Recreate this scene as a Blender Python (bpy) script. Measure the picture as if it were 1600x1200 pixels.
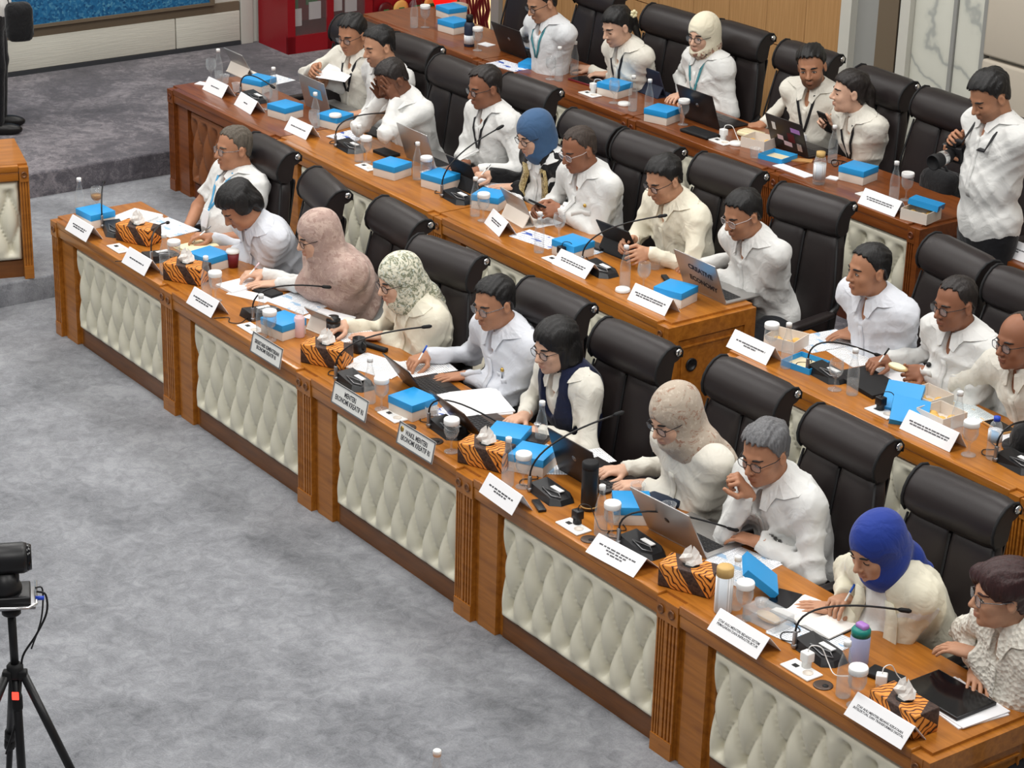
import bpy, bmesh, math, random
import numpy as np
from mathutils import Vector, Matrix

for _o in list(bpy.data.objects):
    bpy.data.objects.remove(_o)
SC = bpy.context.scene
COL = SC.collection

# ------------------------------------------------------------------ camera
F_PX, PITCH, ROLL, CAM_H = 3592.4, 0.391473, 0.0274629, 4.94
_c, _s = math.cos(PITCH), math.sin(PITCH)
_fw = np.array([0, _c, -_s]); _up = np.array([0, _s, _c]); _r0 = np.array([1.0, 0, 0])
C_R = _r0 * math.cos(ROLL) + _up * math.sin(ROLL)
C_U = -_r0 * math.sin(ROLL) + _up * math.cos(ROLL)
C_P = np.array([0, 0, CAM_H])
cam = bpy.data.cameras.new('camera'); cam.sensor_width = 36.0; cam.lens = F_PX / 1600 * 36
cam.clip_end = 200
camo = bpy.data.objects.new('camera', cam); COL.objects.link(camo)
camo.matrix_world = Matrix(((C_R[0], C_U[0], -_fw[0], C_P[0]), (C_R[1], C_U[1], -_fw[1], C_P[1]),
                            (C_R[2], C_U[2], -_fw[2], C_P[2]), (0, 0, 0, 1)))
SC.camera = camo

# ------------------------------------------------------------------ world, lights, exposure
SC.view_settings.view_transform = 'Standard'; SC.view_settings.look = 'None'
SC.view_settings.exposure = 0.0; SC.view_settings.gamma = 1.0
SC.view_settings.use_curve_mapping = False
wd = bpy.data.worlds.new('world'); SC.world = wd; wd.use_nodes = True
wd.node_tree.nodes['Background'].inputs[0].default_value = (0.95, 0.97, 1.0, 1)
wd.node_tree.nodes['Background'].inputs[1].default_value = 0.22

# the room's own axes: u runs along the rows of desks, n runs back through the rows
O_ = np.array([-2.68, 12.56, 0.0]); U_ = np.array([.594, -.8045, 0.0]); N_ = np.array([.8045, .594, 0.0])
ROW_A = math.atan2(U_[1], U_[0])
def W(u, n, z): return O_ + U_ * u + N_ * n + np.array([0, 0, z])
def ray(x, y): return _fw * F_PX + C_R * (x - 800) - C_U * (y - 600)
def at(x, y, z):                       # the point at height z seen at a pixel of the 1600x1200 photograph
    d = ray(x, y); return C_P + d * (z - CAM_H) / d[2]
def loc(X): v = np.asarray(X) - O_; return np.array([v @ U_, v @ N_, X[2]])

def ceiling_lamp(u, n, su, sn, e):
    l = bpy.data.lights.new('ceiling_lamp', 'AREA'); l.shape = 'RECTANGLE'; l.size = su; l.size_y = sn
    l.energy = e; l.color = (1.0, 0.985, 0.96)
    o = bpy.data.objects.new('ceiling_lamp', l); COL.objects.link(o)
    o.location = W(u, n, 5.2); o.rotation_euler = (0, 0, ROW_A)
    return o
for _u in (-2.5, 1.0, 4.5, 8.0):
    for _n in (-3.4, -0.4, 2.6):
        ceiling_lamp(_u, _n, 1.5, 1.0, 76)

# ------------------------------------------------------------------ levels
Z0, Z1, Z2 = 0.0, 0.15, 0.32          # low floor, first and second step
DH = 0.712                            # desk height
ROWN = {1: 0.0, 2: 1.66, 3: 3.48}
ROWZ = {1: Z0, 2: Z1, 3: Z2}
def DZ(row): return ROWZ[row] + DH

# ------------------------------------------------------------------ helpers
class MB:
    """collects shapes, then links them as one mesh object"""
    def __init__(s): s.v = []; s.f = []; s.m = []; s.sm = []
    def add(s, vs, fs, mi=0, smooth=False, M=None):
        b = len(s.v)
        if M is not None: vs = [tuple(M @ Vector(p)) for p in vs]
        s.v += [tuple(p) for p in vs]
        for f in fs:
            s.f.append(tuple(i + b for i in f)); s.m.append(mi); s.sm.append(smooth)
        return s
    def box(s, x0, x1, y0, y1, z0, z1, mi=0, M=None, bev=0.0):
        if bev <= 0:
            v = [(x0,y0,z0),(x1,y0,z0),(x1,y1,z0),(x0,y1,z0),(x0,y0,z1),(x1,y0,z1),(x1,y1,z1),(x0,y1,z1)]
            f = [(0,3,2,1),(4,5,6,7),(0,1,5,4),(1,2,6,5),(2,3,7,6),(3,0,4,7)]
            return s.add(v, f, mi, False, M)
        bm = bmesh.new(); bmesh.ops.create_cube(bm, size=1.0)
        for q in bm.verts:
            q.co = ((x0+x1)/2+q.co.x*(x1-x0), (y0+y1)/2+q.co.y*(y1-y0), (z0+z1)/2+q.co.z*(z1-z0))
        bmesh.ops.bevel(bm, geom=bm.edges[:], offset=bev, segments=2, affect='EDGES', profile=0.6)
        bm.verts.index_update()
        s.add([q.co[:] for q in bm.verts], [[q.index for q in f.verts] for f in bm.faces], mi, True, M)
        bm.free(); return s
    def lathe(s, prof, seg=20, c=(0,0,0), mi=0, M=None, smooth=True, cap=True):
        v = []; f = []; n = len(prof)
        for i in range(seg):
            a = 2*math.pi*i/seg
            for r, z in prof: v.append((c[0]+r*math.cos(a), c[1]+r*math.sin(a), c[2]+z))
        for i in range(seg):
            j = (i+1) % seg
            for k in range(n-1): f.append((i*n+k, j*n+k, j*n+k+1, i*n+k+1))
        if cap:
            if prof[0][0] > 1e-5: f.append(tuple(i*n for i in range(seg))[::-1])
            if prof[-1][0] > 1e-5: f.append(tuple(i*n+n-1 for i in range(seg)))
        return s.add(v, f, mi, smooth, M)
    def tube(s, pts, r, seg=8, mi=0, M=None, cap=True, flat=1.0):
        pts = [Vector(p) for p in pts]; n = len(pts); v = []; f = []
        rs = r if isinstance(r, (list, tuple)) else [r]*n
        ref = None
        for i, p in enumerate(pts):
            t = (pts[min(i+1, n-1)]-pts[max(i-1, 0)]).normalized()
            if ref is None:
                ref = Vector((0,0,1)) if abs(t.z) < .9 else Vector((1,0,0))
            a = (ref - t*ref.dot(t)); a.normalize(); b = t.cross(a); ref = a
            for k in range(seg):
                q = 2*math.pi*k/seg
                v.append(tuple(p + a*(math.cos(q)*rs[i]*flat) + b*(math.sin(q)*rs[i])))
        for i in range(n-1):
            for k in range(seg):
                j = (k+1) % seg
                f.append((i*seg+k, i*seg+j, (i+1)*seg+j, (i+1)*seg+k))
        if cap:
            f.append(tuple(range(seg))[::-1]); f.append(tuple((n-1)*seg+k for k in range(seg)))
        return s.add(v, f, mi, True, M)
    def prism(s, poly, x0, x1, mi=0, M=None, smooth=False):
        """poly of (y,z), extruded along x"""
        n = len(poly)
        v = [(x0, y, z) for y, z in poly]+[(x1, y, z) for y, z in poly]
        f = [(i, (i+1) % n, n+(i+1) % n, n+i) for i in range(n)]
        s.add(v, f, mi, smooth, M)
        return s.add(v, [tuple(range(n))[::-1], tuple(range(n, 2*n))], mi, False, M)
    def ball(s, c, r, seg=12, rings=8, mi=0, M=None):
        rr = r if isinstance(r, (list, tuple)) else (r, r, r)
        v = [(c[0], c[1], c[2]-rr[2])]; f = []
        for i in range(1, rings):
            a = math.pi*i/rings-math.pi/2
            for k in range(seg):
                q = 2*math.pi*k/seg
                v.append((c[0]+rr[0]*math.cos(a)*math.cos(q), c[1]+rr[1]*math.cos(a)*math.sin(q), c[2]+rr[2]*math.sin(a)))
        v.append((c[0], c[1], c[2]+rr[2])); T = len(v)-1
        for k in range(seg):
            j = (k+1) % seg
            f.append((0, 1+j, 1+k))
            for i in range(rings-2): f.append((1+i*seg+k, 1+i*seg+j, 1+(i+1)*seg+j, 1+(i+1)*seg+k))
            f.append((T, 1+(rings-2)*seg+k, 1+(rings-2)*seg+j))
        return s.add(v, f, mi, True, M)
    def mesh(s, name, *mats):
        me = bpy.data.meshes.new(name); me.from_pydata(s.v, [], s.f)
        for m in mats: me.materials.append(MAT[m] if isinstance(m, str) else m)
        me.polygons.foreach_set('material_index', s.m); me.polygons.foreach_set('use_smooth', s.sm)
        me.update(); return me
    def build(s, name, mats, parent=None, **k):
        mats = mats if isinstance(mats, (list, tuple)) else [mats]
        return link(name, s.mesh(name, *mats), parent, **k)

def link(name, data, parent=None, loc=None, rz=None, rot=None, label=None):
    o = bpy.data.objects.new(name, data); COL.objects.link(o)
    if parent is not None: o.parent = parent
    if loc is not None: o.location = loc
    if rz is not None: o.rotation_euler = (0, 0, rz)
    if rot is not None: o.rotation_euler = rot
    if label: o['label'] = label
    return o
def tag(o, label, cat, group=None, kind=None):
    if label: o['label'] = label
    if cat: o['category'] = cat
    if group: o['group'] = group
    if kind: o['kind'] = kind
    return o
def thing(name, label, cat, loc=(0, 0, 0), rz=0.0, group=None, rot=None):
    o = link(name, None, None, loc, rz, rot); o.empty_display_size = .1
    return tag(o, label, cat, group)
def struct(o): o['kind'] = 'structure'; return o
def children(o): return [c for c in bpy.data.objects if c.parent == o]
def copy_tree(o, parent=None):
    c = o.copy(); COL.objects.link(c); c.parent = parent
    for ch in o.children: copy_tree(ch, c)
    return c
PROTO = {}
def place(key, maker, loc, rz, label, cat, group=None):
    """first use builds the thing, later ones copy it with its parts"""
    if key not in PROTO:
        o = maker(); PROTO[key] = o
    else:
        o = copy_tree(PROTO[key])
    o.location = loc; o.rotation_euler = (0, 0, rz)
    for q in ('label', 'category', 'group'):
        if q in o: del o[q]
    return tag(o, label, cat, group)

# ------------------------------------------------------------------ materials
MAT = {}
def nt(m): return m.node_tree.nodes, m.node_tree.links
def mat(name, col, rough=.5, metal=0.0, spec=.5, trans=0.0, ior=1.45, emit=None, estr=0.0, coat=0.0, sheen=0.0, alpha=1.0):
    m = bpy.data.materials.new(name); m.use_nodes = True
    b = m.node_tree.nodes['Principled BSDF']
    b.inputs['Base Color'].default_value = (*col, 1); b.inputs['Roughness'].default_value = rough
    b.inputs['Metallic'].default_value = metal; b.inputs['Specular IOR Level'].default_value = spec
    b.inputs['Transmission Weight'].default_value = trans; b.inputs['IOR'].default_value = ior
    b.inputs['Coat Weight'].default_value = coat; b.inputs['Sheen Weight'].default_value = sheen
    b.inputs['Alpha'].default_value = alpha
    if emit: b.inputs['Emission Color'].default_value = (*emit, 1); b.inputs['Emission Strength'].default_value = estr
    MAT[name] = m; return m
def srgb(r, g, b):
    f = lambda c: (c/255/12.92) if c/255 <= .04045 else ((c/255+.055)/1.055)**2.4
    return (f(r), f(g), f(b))
def ramp(m, fac, stops, x=-300, y=0):
    N, L = nt(m); r = N.new('ShaderNodeValToRGB'); r.location = (x, y)
    e = r.color_ramp.elements
    while len(e) < len(stops): e.new(0.5)
    for q, (p, c) in zip(e, stops): q.position = p; q.color = (*c, 1)
    L.new(fac, r.inputs[0]); return r.outputs[0]
def coords(m, scale=(1, 1, 1), kind='Object', rot=(0, 0, 0)):
    N, L = nt(m); t = N.new('ShaderNodeTexCoord'); mp = N.new('ShaderNodeMapping')
    mp.inputs['Scale'].default_value = scale; mp.inputs['Rotation'].default_value = rot
    L.new(t.outputs[kind], mp.inputs[0]); return mp.outputs[0]
def noise(m, vec, scale, detail=4, rough=.55, dist=0.0):
    N, L = nt(m); n = N.new('ShaderNodeTexNoise'); n.inputs['Scale'].default_value = scale
    n.inputs['Detail'].default_value = detail; n.inputs['Roughness'].default_value = rough
    n.inputs['Distortion'].default_value = dist
    if vec is not None: L.new(vec, n.inputs['Vector'])
    return n.outputs['Fac']
def bump(m, h, strength=.3, dist=.01):
    N, L = nt(m); b = N.new('ShaderNodeBump'); b.inputs['Strength'].default_value = strength
    b.inputs['Distance'].default_value = dist; L.new(h, b.inputs['Height'])
    L.new(b.outputs[0], N['Principled BSDF'].inputs['Normal'])
def setcol(m, out): N, L = nt(m); L.new(out, N['Principled BSDF'].inputs['Base Color'])
def mathn(m, op, a, b=None):
    N, L = nt(m); q = N.new('ShaderNodeMath'); q.operation = op
    for i, x in enumerate((a, b)):
        if x is None: continue
        if isinstance(x, (int, float)): q.inputs[i].default_value = x
        else: L.new(x, q.inputs[i])
    return q.outputs[0]
def mixc(m, fac, a, b):
    N, L = nt(m); q = N.new('ShaderNodeMix'); q.data_type = 'RGBA'
    for i, x in ((0, fac), (6, a), (7, b)):
        if isinstance(x, (int, float)): q.inputs[i].default_value = x
        elif isinstance(x, tuple): q.inputs[i].default_value = (*x, 1)
        else: L.new(x, q.inputs[i])
    return q.outputs[2]

def wood(name, a, b, rough=.32):
    m = mat(name, a, rough, coat=.25); v = coords(m, (1.2, 14, 14))
    setcol(m, ramp(m, noise(m, v, 2.2, 6, .6, .4), [(.3, a), (.7, b)])); return m
wood('desk_wood', srgb(146, 86, 26), srgb(186, 118, 42))
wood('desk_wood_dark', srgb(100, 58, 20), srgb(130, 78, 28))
wood('red_wood', srgb(106, 54, 22), srgb(140, 78, 34))
wood('red_wood_dark', srgb(88, 42, 20), srgb(112, 56, 26))
m = mat('wall_veneer', srgb(180, 136, 86), .5)
setcol(m, ramp(m, noise(m, coords(m, (30, 30, 1.0)), 2.4, 5, .6, .2), [(.3, srgb(172, 128, 80)), (.7, srgb(194, 150, 100))]))
def leather(name, col, rough=.42, b=.12):
    m = mat(name, col, rough); v = coords(m)
    bump(m, noise(m, v, 260, 3, .6), b, .002); return m
leather('chair_leather', srgb(36, 30, 30), .42); MAT['chair_leather'].node_tree.nodes['Principled BSDF'].inputs['Specular IOR Level'].default_value = .38
leather('cream_leather', srgb(226, 222, 202), .34, .05)
leather('tan_leather', srgb(134, 82, 48), .4, .05)
mat('black_plastic', srgb(24, 24, 26), .4); mat('black_matte', srgb(18, 18, 20), .7)
mat('chrome', (.75, .75, .75), .18, 1.0); mat('grey_metal', srgb(150, 150, 152), .35, .8)
mat('silver_shell', srgb(176, 174, 172), .38, .75); mat('dark_shell', srgb(52, 48, 48), .35, .5)
mat('bronze_shell', srgb(84, 70, 62), .35, .5); mat('navy_shell', srgb(34, 42, 62), .5)
mat('keys', srgb(34, 34, 36), .5); mat('screen', srgb(14, 14, 18), .12)
mat('box_blue', srgb(40, 152, 218), .42); mat('box_white', srgb(226, 216, 204), .7); mat('box_inside', srgb(224, 208, 170), .8)
mat('white_plastic', srgb(238, 238, 236), .35); mat('paper', srgb(240, 240, 242), .8)
mat('ink', srgb(46, 46, 52), .7); mat('plate_metal', srgb(232, 232, 228), .35); mat('plate_rim', srgb(150, 152, 154), .3, .8)
mat('cream_paper', srgb(238, 228, 186), .8); mat('food', srgb(222, 176, 96), .7); mat('bread', srgb(206, 168, 112), .75)
def thin_glass(name, col, alpha):
    m = mat(name, col, .04, alpha=alpha); m.node_tree.nodes['Principled BSDF'].inputs['Specular IOR Level'].default_value = .9
    N, L = nt(m); lw = N.new('ShaderNodeLayerWeight'); lw.inputs[0].default_value = .35
    L.new(ramp(m, lw.outputs['Facing'], [(0.0, (alpha,)*3), (1.0, (min(1, alpha+.38),)*3)]), N['Principled BSDF'].inputs['Alpha'])
    return m
thin_glass('clear_glass', (.55, .60, .62), .07); thin_glass('clear_plastic', (.7, .74, .76), .10)
thin_glass('cabinet_glass', (.3, .25, .25), .12)
mat('water', (.7, .76, .78), .05, alpha=.12); mat('tea', srgb(196, 140, 60), .1, alpha=.75)
mat('pink', srgb(230, 200, 204), .5); mat('maroon', srgb(112, 26, 34), .5); mat('teal', srgb(26, 132, 122), .4)
mat('lilac', srgb(176, 128, 204), .4); mat('lavender', srgb(176, 184, 222), .4); mat('cork', srgb(206, 170, 106), .6)
mat('red_paint', srgb(146, 18, 30), .35); mat('red_dark', srgb(88, 14, 22), .4); mat('navy_pouch', srgb(26, 40, 62), .7)
mat('kraft', srgb(190, 142, 86), .8); mat('blue_cap', srgb(30, 70, 190), .4); mat('silver_tip', (.8, .8, .8), .25, .9)
mat('pen_blue', srgb(30, 90, 200), .4); mat('green_leaf', srgb(40, 110, 60), .6); mat('tissue', srgb(244, 240, 234), .9)
mat('red_lamp', srgb(226, 16, 16), .4, emit=srgb(255, 20, 14), estr=1.1)
mat('amber_led', srgb(255, 30, 20), .4, emit=(1, .05, .03), estr=2.5)
mat('lit_panel', srgb(255, 224, 170), .5, emit=srgb(255, 222, 160), estr=1.0)
mat('cream_wall', srgb(206, 204, 194), .6); mat('grey_wall', srgb(150, 150, 146), .6); mat('brown_wall', srgb(112, 98, 80), .6)
mat('baseboard', srgb(52, 54, 58), .6); mat('padded', srgb(196, 186, 170), .8); mat('ceiling', srgb(220, 218, 212), .9)
mat('lamp_diffuser', (1, 1, 1), .5, emit=(1, .985, .96), estr=2.0)

def carpet(name, a, b, c):
    m = mat(name, a, .95, spec=.15, sheen=.2); v = coords(m)
    big = noise(m, v, 1.5, 5, .6, .7); fine = noise(m, v, 13, 9, .78, .8); fib = noise(m, v, 120, 3, .7)
    mix = mathn(m, 'ADD', mathn(m, 'MULTIPLY', big, .40), mathn(m, 'ADD', mathn(m, 'MULTIPLY', fine, .44), mathn(m, 'MULTIPLY', fib, .16)))
    setcol(m, ramp(m, mix, [(.38, a), (.5, b), (.60, c)]))
    bump(m, mathn(m, 'ADD', fine, fib), .5, .012); return m
carpet('carpet', srgb(100, 102, 107), srgb(133, 135, 140), srgb(158, 160, 165))
carpet('carpet_dark', srgb(66, 64, 70), srgb(94, 91, 97), srgb(146, 140, 144))  # darker upper carpet: partly its pile, partly dimmer light put into the colour
m = mat('marble', srgb(214, 214, 202), .25); v = coords(m, (1, 1, 1))
N, L = nt(m); wv = N.new('ShaderNodeTexWave'); wv.inputs['Scale'].default_value = 1.6; wv.inputs['Distortion'].default_value = 12
wv.inputs['Detail'].default_value = 4; wv.bands_direction = 'DIAGONAL'; L.new(v, wv.inputs[0])
setcol(m, ramp(m, wv.outputs['Fac'], [(0, srgb(176, 178, 172)), (.05, srgb(206, 207, 196)), (.2, srgb(216, 216, 204)), (1, srgb(220, 220, 208))]))
m = mat('mosaic_blue', srgb(30, 92, 140), .4); v = coords(m)
N, L = nt(m); vo = N.new('ShaderNodeTexVoronoi'); vo.inputs['Scale'].default_value = 60; L.new(v, vo.inputs[0])
setcol(m, ramp(m, vo.outputs['Color'], [(0, srgb(16, 66, 112)), (.6, srgb(36, 108, 156)), (1, srgb(90, 150, 178))]))
m = mat('slatted', srgb(208, 206, 194), .6); v = coords(m)
bump(m, noise(m, coords(m, (1, 1, 30)), 4, 3, .6), .25, .01)
# batik cloth of the tissue boxes
m = mat('batik', srgb(214, 130, 44), .6); v = coords(m, (1, 1, 1), 'Object', (.5, .4, .7))
N, L = nt(m); wv = N.new('ShaderNodeTexWave'); wv.inputs['Scale'].default_value = 17; wv.inputs['Distortion'].default_value = 7.5
wv.inputs['Detail'].default_value = 1.2; wv.inputs['Detail Scale'].default_value = 1.2; L.new(v, wv.inputs[0])
pat = ramp(m, wv.outputs['Fac'], [(.0, srgb(40, 18, 8)), (.12, srgb(60, 26, 10)), (.2, srgb(206, 120, 40)), (1, srgb(230, 152, 66))])
sx = N.new('ShaderNodeSeparateXYZ'); L.new(coords(m), sx.inputs[0])
st = mathn(m, 'GREATER_THAN', mathn(m, 'SINE', mathn(m, 'ADD', mathn(m, 'ADD', mathn(m, 'MULTIPLY', sx.outputs[0], 40.0), mathn(m, 'MULTIPLY', sx.outputs[1], 22.0)), mathn(m, 'MULTIPLY', sx.outputs[2], 30.0))), .35)
nz = ramp(m, noise(m, coords(m), 90, 3), [(.3, srgb(40, 26, 22)), (.7, srgb(84, 62, 52))])
setcol(m, mixc(m, st, pat, nz))
def printed(name, base, inks, sc=26):
    m = mat(name, base, .7); v = coords(m)
    N, L = nt(m); s_ = N.new('ShaderNodeSeparateXYZ'); L.new(v, s_.inputs[0])
    ln = mathn(m, 'SINE', mathn(m, 'MULTIPLY', s_.outputs[1], 6.28*sc*3.2))
    blk = noise(m, coords(m, (9, 22, 1)), 1.0, 1)
    wordn = noise(m, coords(m, (120, 20, 1)), 1.0, 2)
    a = mathn(m, 'MULTIPLY', mathn(m, 'GREATER_THAN', ln, .1), mathn(m, 'GREATER_THAN', wordn, .45))
    c1 = mixc(m, mathn(m, 'MULTIPLY', a, .45), base, inks[0])
    c2 = mixc(m, mathn(m, 'GREATER_THAN', blk, .6), c1, inks[1])
    setcol(m, c2); return m
printed('print_blue', srgb(236, 239, 243), (srgb(70, 84, 104), srgb(160, 190, 218)))
printed('print_text', srgb(242, 242, 242), (srgb(90, 92, 98), srgb(214, 220, 226)))
printed('print_photo', srgb(236, 238, 244), (srgb(40, 56, 110), srgb(64, 92, 170)), 12)
printed('print_warm', srgb(232, 240, 242), (srgb(100, 130, 140), srgb(236, 214, 176)))

# ------------------------------------------------------------------ the room
def room(name, mb, mats, kind=True):
    o = mb.build(name, mats, None, loc=tuple(O_), rz=ROW_A)
    if kind: struct(o)
    return o
room('floor', MB().box(-7, 16, -14, 1.5, -.2, 0), 'carpet')
room('floor', MB().box(-7, -.555, -14, 6.5, -.15, Z1, bev=.015).box(-.6, 14, 1.47, 6.5, -.15, Z1, bev=.015), 'carpet')
room('floor', MB().box(-7, -1.99, -14, 6.5, -.1, Z2, bev=.015).box(-2.05, 14, 3.2, 6.5, -.1, Z2, bev=.015), 'carpet_dark')

wl = room('wall_left', MB().box(-4.6, -4.36, -14, 5.6, 0, 5.6), 'cream_wall')
for i, (n0, n1) in enumerate(((-2.0, 1.05), (1.06, 3.115), (3.125, 3.70))):
    MB().box(-4.36, -4.33, n0, n1, Z2+.035, .60, bev=.004).build('panel', 'slatted', wl)
MB().box(-4.36, -4.325, 3.71, 3.82, Z2, 2.4, bev=.004).build('corner_post', 'cream_wall', wl)
MB().box(-4.36, -4.335, -2, 3.70, .602, .675).build('ledge', 'brown_wall', wl)
room('baseboard_left', MB().box(-4.36, -4.32, -8, 3.7, Z2, Z2+.033), 'baseboard')
mos = thing('mosaic_panel', 'large blue mosaic panel in a dark frame on the back wall', 'wall art', tuple(O_), ROW_A)
MB().box(-4.345, -4.315, -2, 3.42, .70, 2.6).build('mosaic', 'mosaic_blue', mos)
fr = MB()
for q in ((-2, 3.46, .676, .70), (-2, 3.46, 2.6, 2.63), (3.42, 3.46, .70, 2.6)):
    fr.box(-4.36, -4.30, q[0], q[1], q[2], q[3])
fr.build('frame', 'brown_wall', mos)

wb = room('wall_back', MB().box(-4.6, 14, 5.43, 5.7, 0, 5.6), 'cream_wall')
x = -3.07
while x < .82:
    x1 = min(x+.39, .833)
    for z0, z1 in ((Z2, 1.078), (1.086, 2.3)):
        MB().box(x+.002, x1-.002, 5.40, 5.43, z0, z1).build('panel', 'wall_veneer', wb)
    x += .39
for a, b, m_, d in ((-3.16, -3.07, 'grey_wall', .04), (.833, .93, 'cream_wall', .06), (.93, 1.12, 'grey_wall', .0), (1.12, 1.30, 'brown_wall', -.0),
                    (1.30, 1.365, 'black_matte', -.01), (1.365, 1.45, 'cream_wall', .05), (1.795, 1.825, 'grey_wall', .02), (2.05, 2.085, 'grey_wall', .02),
                    (-4.0, -3.86, 'black_matte', .03), (-3.86, -3.72, 'brown_wall', .01), (-4.36, -4.0, 'cream_wall', .01)):
    MB().box(a, b, 5.40-d, 5.43, Z2, 2.8).build('strip', m_, wb)
for a, b in ((1.45, 1.795), (1.825, 2.05)):
    MB().box(a+.002, b-.002, 5.395, 5.43, Z2, 2.8, bev=.003).build('marble_slab', 'marble', wb)
for k in range(9):
    for j in range(4):
        MB().box(2.09+k*.62, 2.70+k*.62, 5.36, 5.43, .40+j*.52, .90+j*.52, bev=.02).build('padded_panel', 'padded', wb)
for k, (u_, n_) in enumerate([(a, b) for a in (-2.5, 1.0, 4.5, 8.0) for b in (-3.4, -.4, 2.6)]):
    pass
room('ceiling', MB().box(-4.6, 12, -6, 5.7, 5.32, 5.45), 'ceiling')

# red display cabinet against the left wall
cb = thing('display_cabinet', 'red glass-fronted cabinet with hanging paper tags by the back wall', 'cabinet', tuple(O_), ROW_A)
a = MB().box(-4.31, -3.87, 3.86, 3.90, Z2, 1.5).box(-4.31, -3.87, 4.62, 4.66, Z2, 1.5).box(-4.31, -3.87, 3.90, 4.62, Z2, Z2+.12)
a.box(-4.31, -4.29, 3.90, 4.62, Z2, 1.5).box(-4.31, -3.87, 3.86, 4.66, 1.46, 1.5)
a.build('body', 'red_paint', cb)
dr = MB()
for q in ((3.86, 3.93, Z2+.0, 1.5), (4.59, 4.66, Z2, 1.5), (4.23, 4.29, Z2, 1.5)): dr.box(-3.87, -3.845, *q)
dr.box(-3.87, -3.845, 3.86, 4.66, Z2, Z2+.14).box(-3.87, -3.845, 3.86, 4.66, 1.42, 1.5)
d_ = dr.build('door', 'red_paint', cb)
MB().box(-3.862, -3.857, 3.93, 4.59, Z2+.14, 1.42).build('pane', 'cabinet_glass', d_)
MB().box(-4.28, -3.88, 3.9, 4.62, .44, .46).build('shelf', 'red_dark', cb)
for k, (n_, z0) in enumerate(((3.98, .52), (4.16, .56), (4.36, .6), (4.5, .58))):
    MB().box(-3.93, -3.92, n_-.055, n_+.055, z0, z0+.14).build('paper_tag', 'paper', cb)
    MB().box(-3.94, -3.932, n_-.075, n_+.03, z0+.12, z0+.22).build('green_tag', 'green_leaf', cb)
cb2 = thing('display_cabinet', 'red painted cabinet decorated with round floral plates beside the glass-fronted cabinet', 'cabinet', tuple(O_), ROW_A)
MB().box(-4.31, -3.9, 4.70, 5.36, Z2, 1.5, bev=.01).build('body', 'red_paint', cb2)
for k in range(3):
    MB().box(-3.9, -3.885, 4.76+k*.19, 4.93+k*.19, .42, .56, bev=.005).build('panel', 'red_dark', cb2)
for k in range(4):
    Mx = Matrix.Translation((-3.88, 4.80+k*.15, .56)) @ Matrix.Rotation(math.pi/2, 4, 'Y')
    g = MB().lathe([(0, 0), (.07, 0), (.075, .012), (.05, .02), (0, .02)], 18, M=Mx).build('plate', 'food' if k % 2 else 'red_dark', cb2)
    MB().box(-3.868, -3.85, 4.775+k*.15, 4.825+k*.15, .55, .575, bev=.004).build('leaf', 'green_leaf', g)

# lit carved panel and red lantern in the corner
lp = thing('carved_panel', 'backlit panel with carved wavy pattern in the far corner', 'panel', tuple(O_), ROW_A)
MB().box(-3.52, -3.17, 5.375, 5.395, Z2, 1.6).build('light_box', 'lit_panel', lp)
for k in range(9):
    pts = [(-3.50+.035*k+.02*math.sin(z*16+k), 5.365, .36+z*.1+k*.01) for z in range(0, 12)]
    MB().tube(pts, .011, 6).build('carving', 'red_dark', lp)
MB().box(-3.53, -3.51, 5.36, 5.39, Z2, 1.6).box(-3.18, -3.16, 5.36, 5.39, Z2, 1.6).build('frame', 'grey_wall', lp)
rl = thing('lantern', 'glowing red round lantern beside the carved panel', 'lantern', tuple(W(-3.60, 5.2, Z2)), 0)
MB().lathe([(.05, .0), (.05, .02), (.012, .04), (.012, .22), (.06, .24), (.10, .34), (.115, .44), (.10, .54), (.05, .62)], 20).build('shade', 'red_lamp', rl)
MB().lathe([(.07, 0), (.07, .02), (.02, .03), (0, .03)], 16).build('base', 'black_plastic', rl)
pv = thing('vase', 'pale round-rimmed vase standing in front of the carved panel', 'vase', tuple(W(-3.34, 5.15, Z2)), 0)
MB().lathe([(.05, 0), (.07, .05), (.055, .2), (.06, .30), (.085, .33), (.085, .36), (.06, .37), (.05, .34), (0, .34)], 20).build('body', 'padded', pv)

# ------------------------------------------------------------------ desks
def tuft_mesh(w, h, key):
    dx, dz = .137, .17
    nc = max(2, round(w/dx)); dx = w/nc
    nx, nz = nc*14, 62
    X, Z = np.meshgrid(np.linspace(0, w, nx), np.linspace(0, h, nz), indexing='ij')
    zc = Z-(h*.5); a = X/dx+zc/(2*dz); b = X/dx-zc/(2*dz)
    pil = np.abs(np.sin(np.pi*a)*np.sin(np.pi*b))**.40
    edge = np.minimum(np.minimum(X, w-X), np.minimum(Z, h-Z))
    roll = np.clip(edge/.035, 0, 1); roll = np.sqrt(1-(1-roll)**2)
    top = np.clip((h-Z-.040)/.04, 0, 1); bot = np.clip((Z-.02)/.05, 0, 1)
    fade = np.minimum(top, bot)
    fade = fade*fade*(3-2*fade)
    pleat = np.abs(np.sin(np.pi*(X/dx+.0)))**.35
    H = (pil*fade+(1-fade)*(.80+.1*pleat))
    fa = a-np.round(a); fb = b-np.round(b)
    H = H-.45*np.exp(-((fa*fa+fb*fb)/.012))*fade
    Y = -(.006+.050*H)*roll
    v = np.stack([X, Y, Z], -1).reshape(-1, 3)
    idx = np.arange(nx*nz).reshape(nx, nz)
    q = np.stack([idx[:-1, :-1], idx[1:, :-1], idx[1:, 1:], idx[:-1, 1:]], -1).reshape(-1, 4)
    mb = MB(); mb.v = v.tolist(); mb.f = q.tolist(); mb.m = [0]*len(q); mb.sm = [True]*len(q)
    # back rim so that the cushion is solid
    mb.box(.004, w-.004, -.008, .012, .004, h-.004)
    return mb
MESHC = {}
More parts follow.
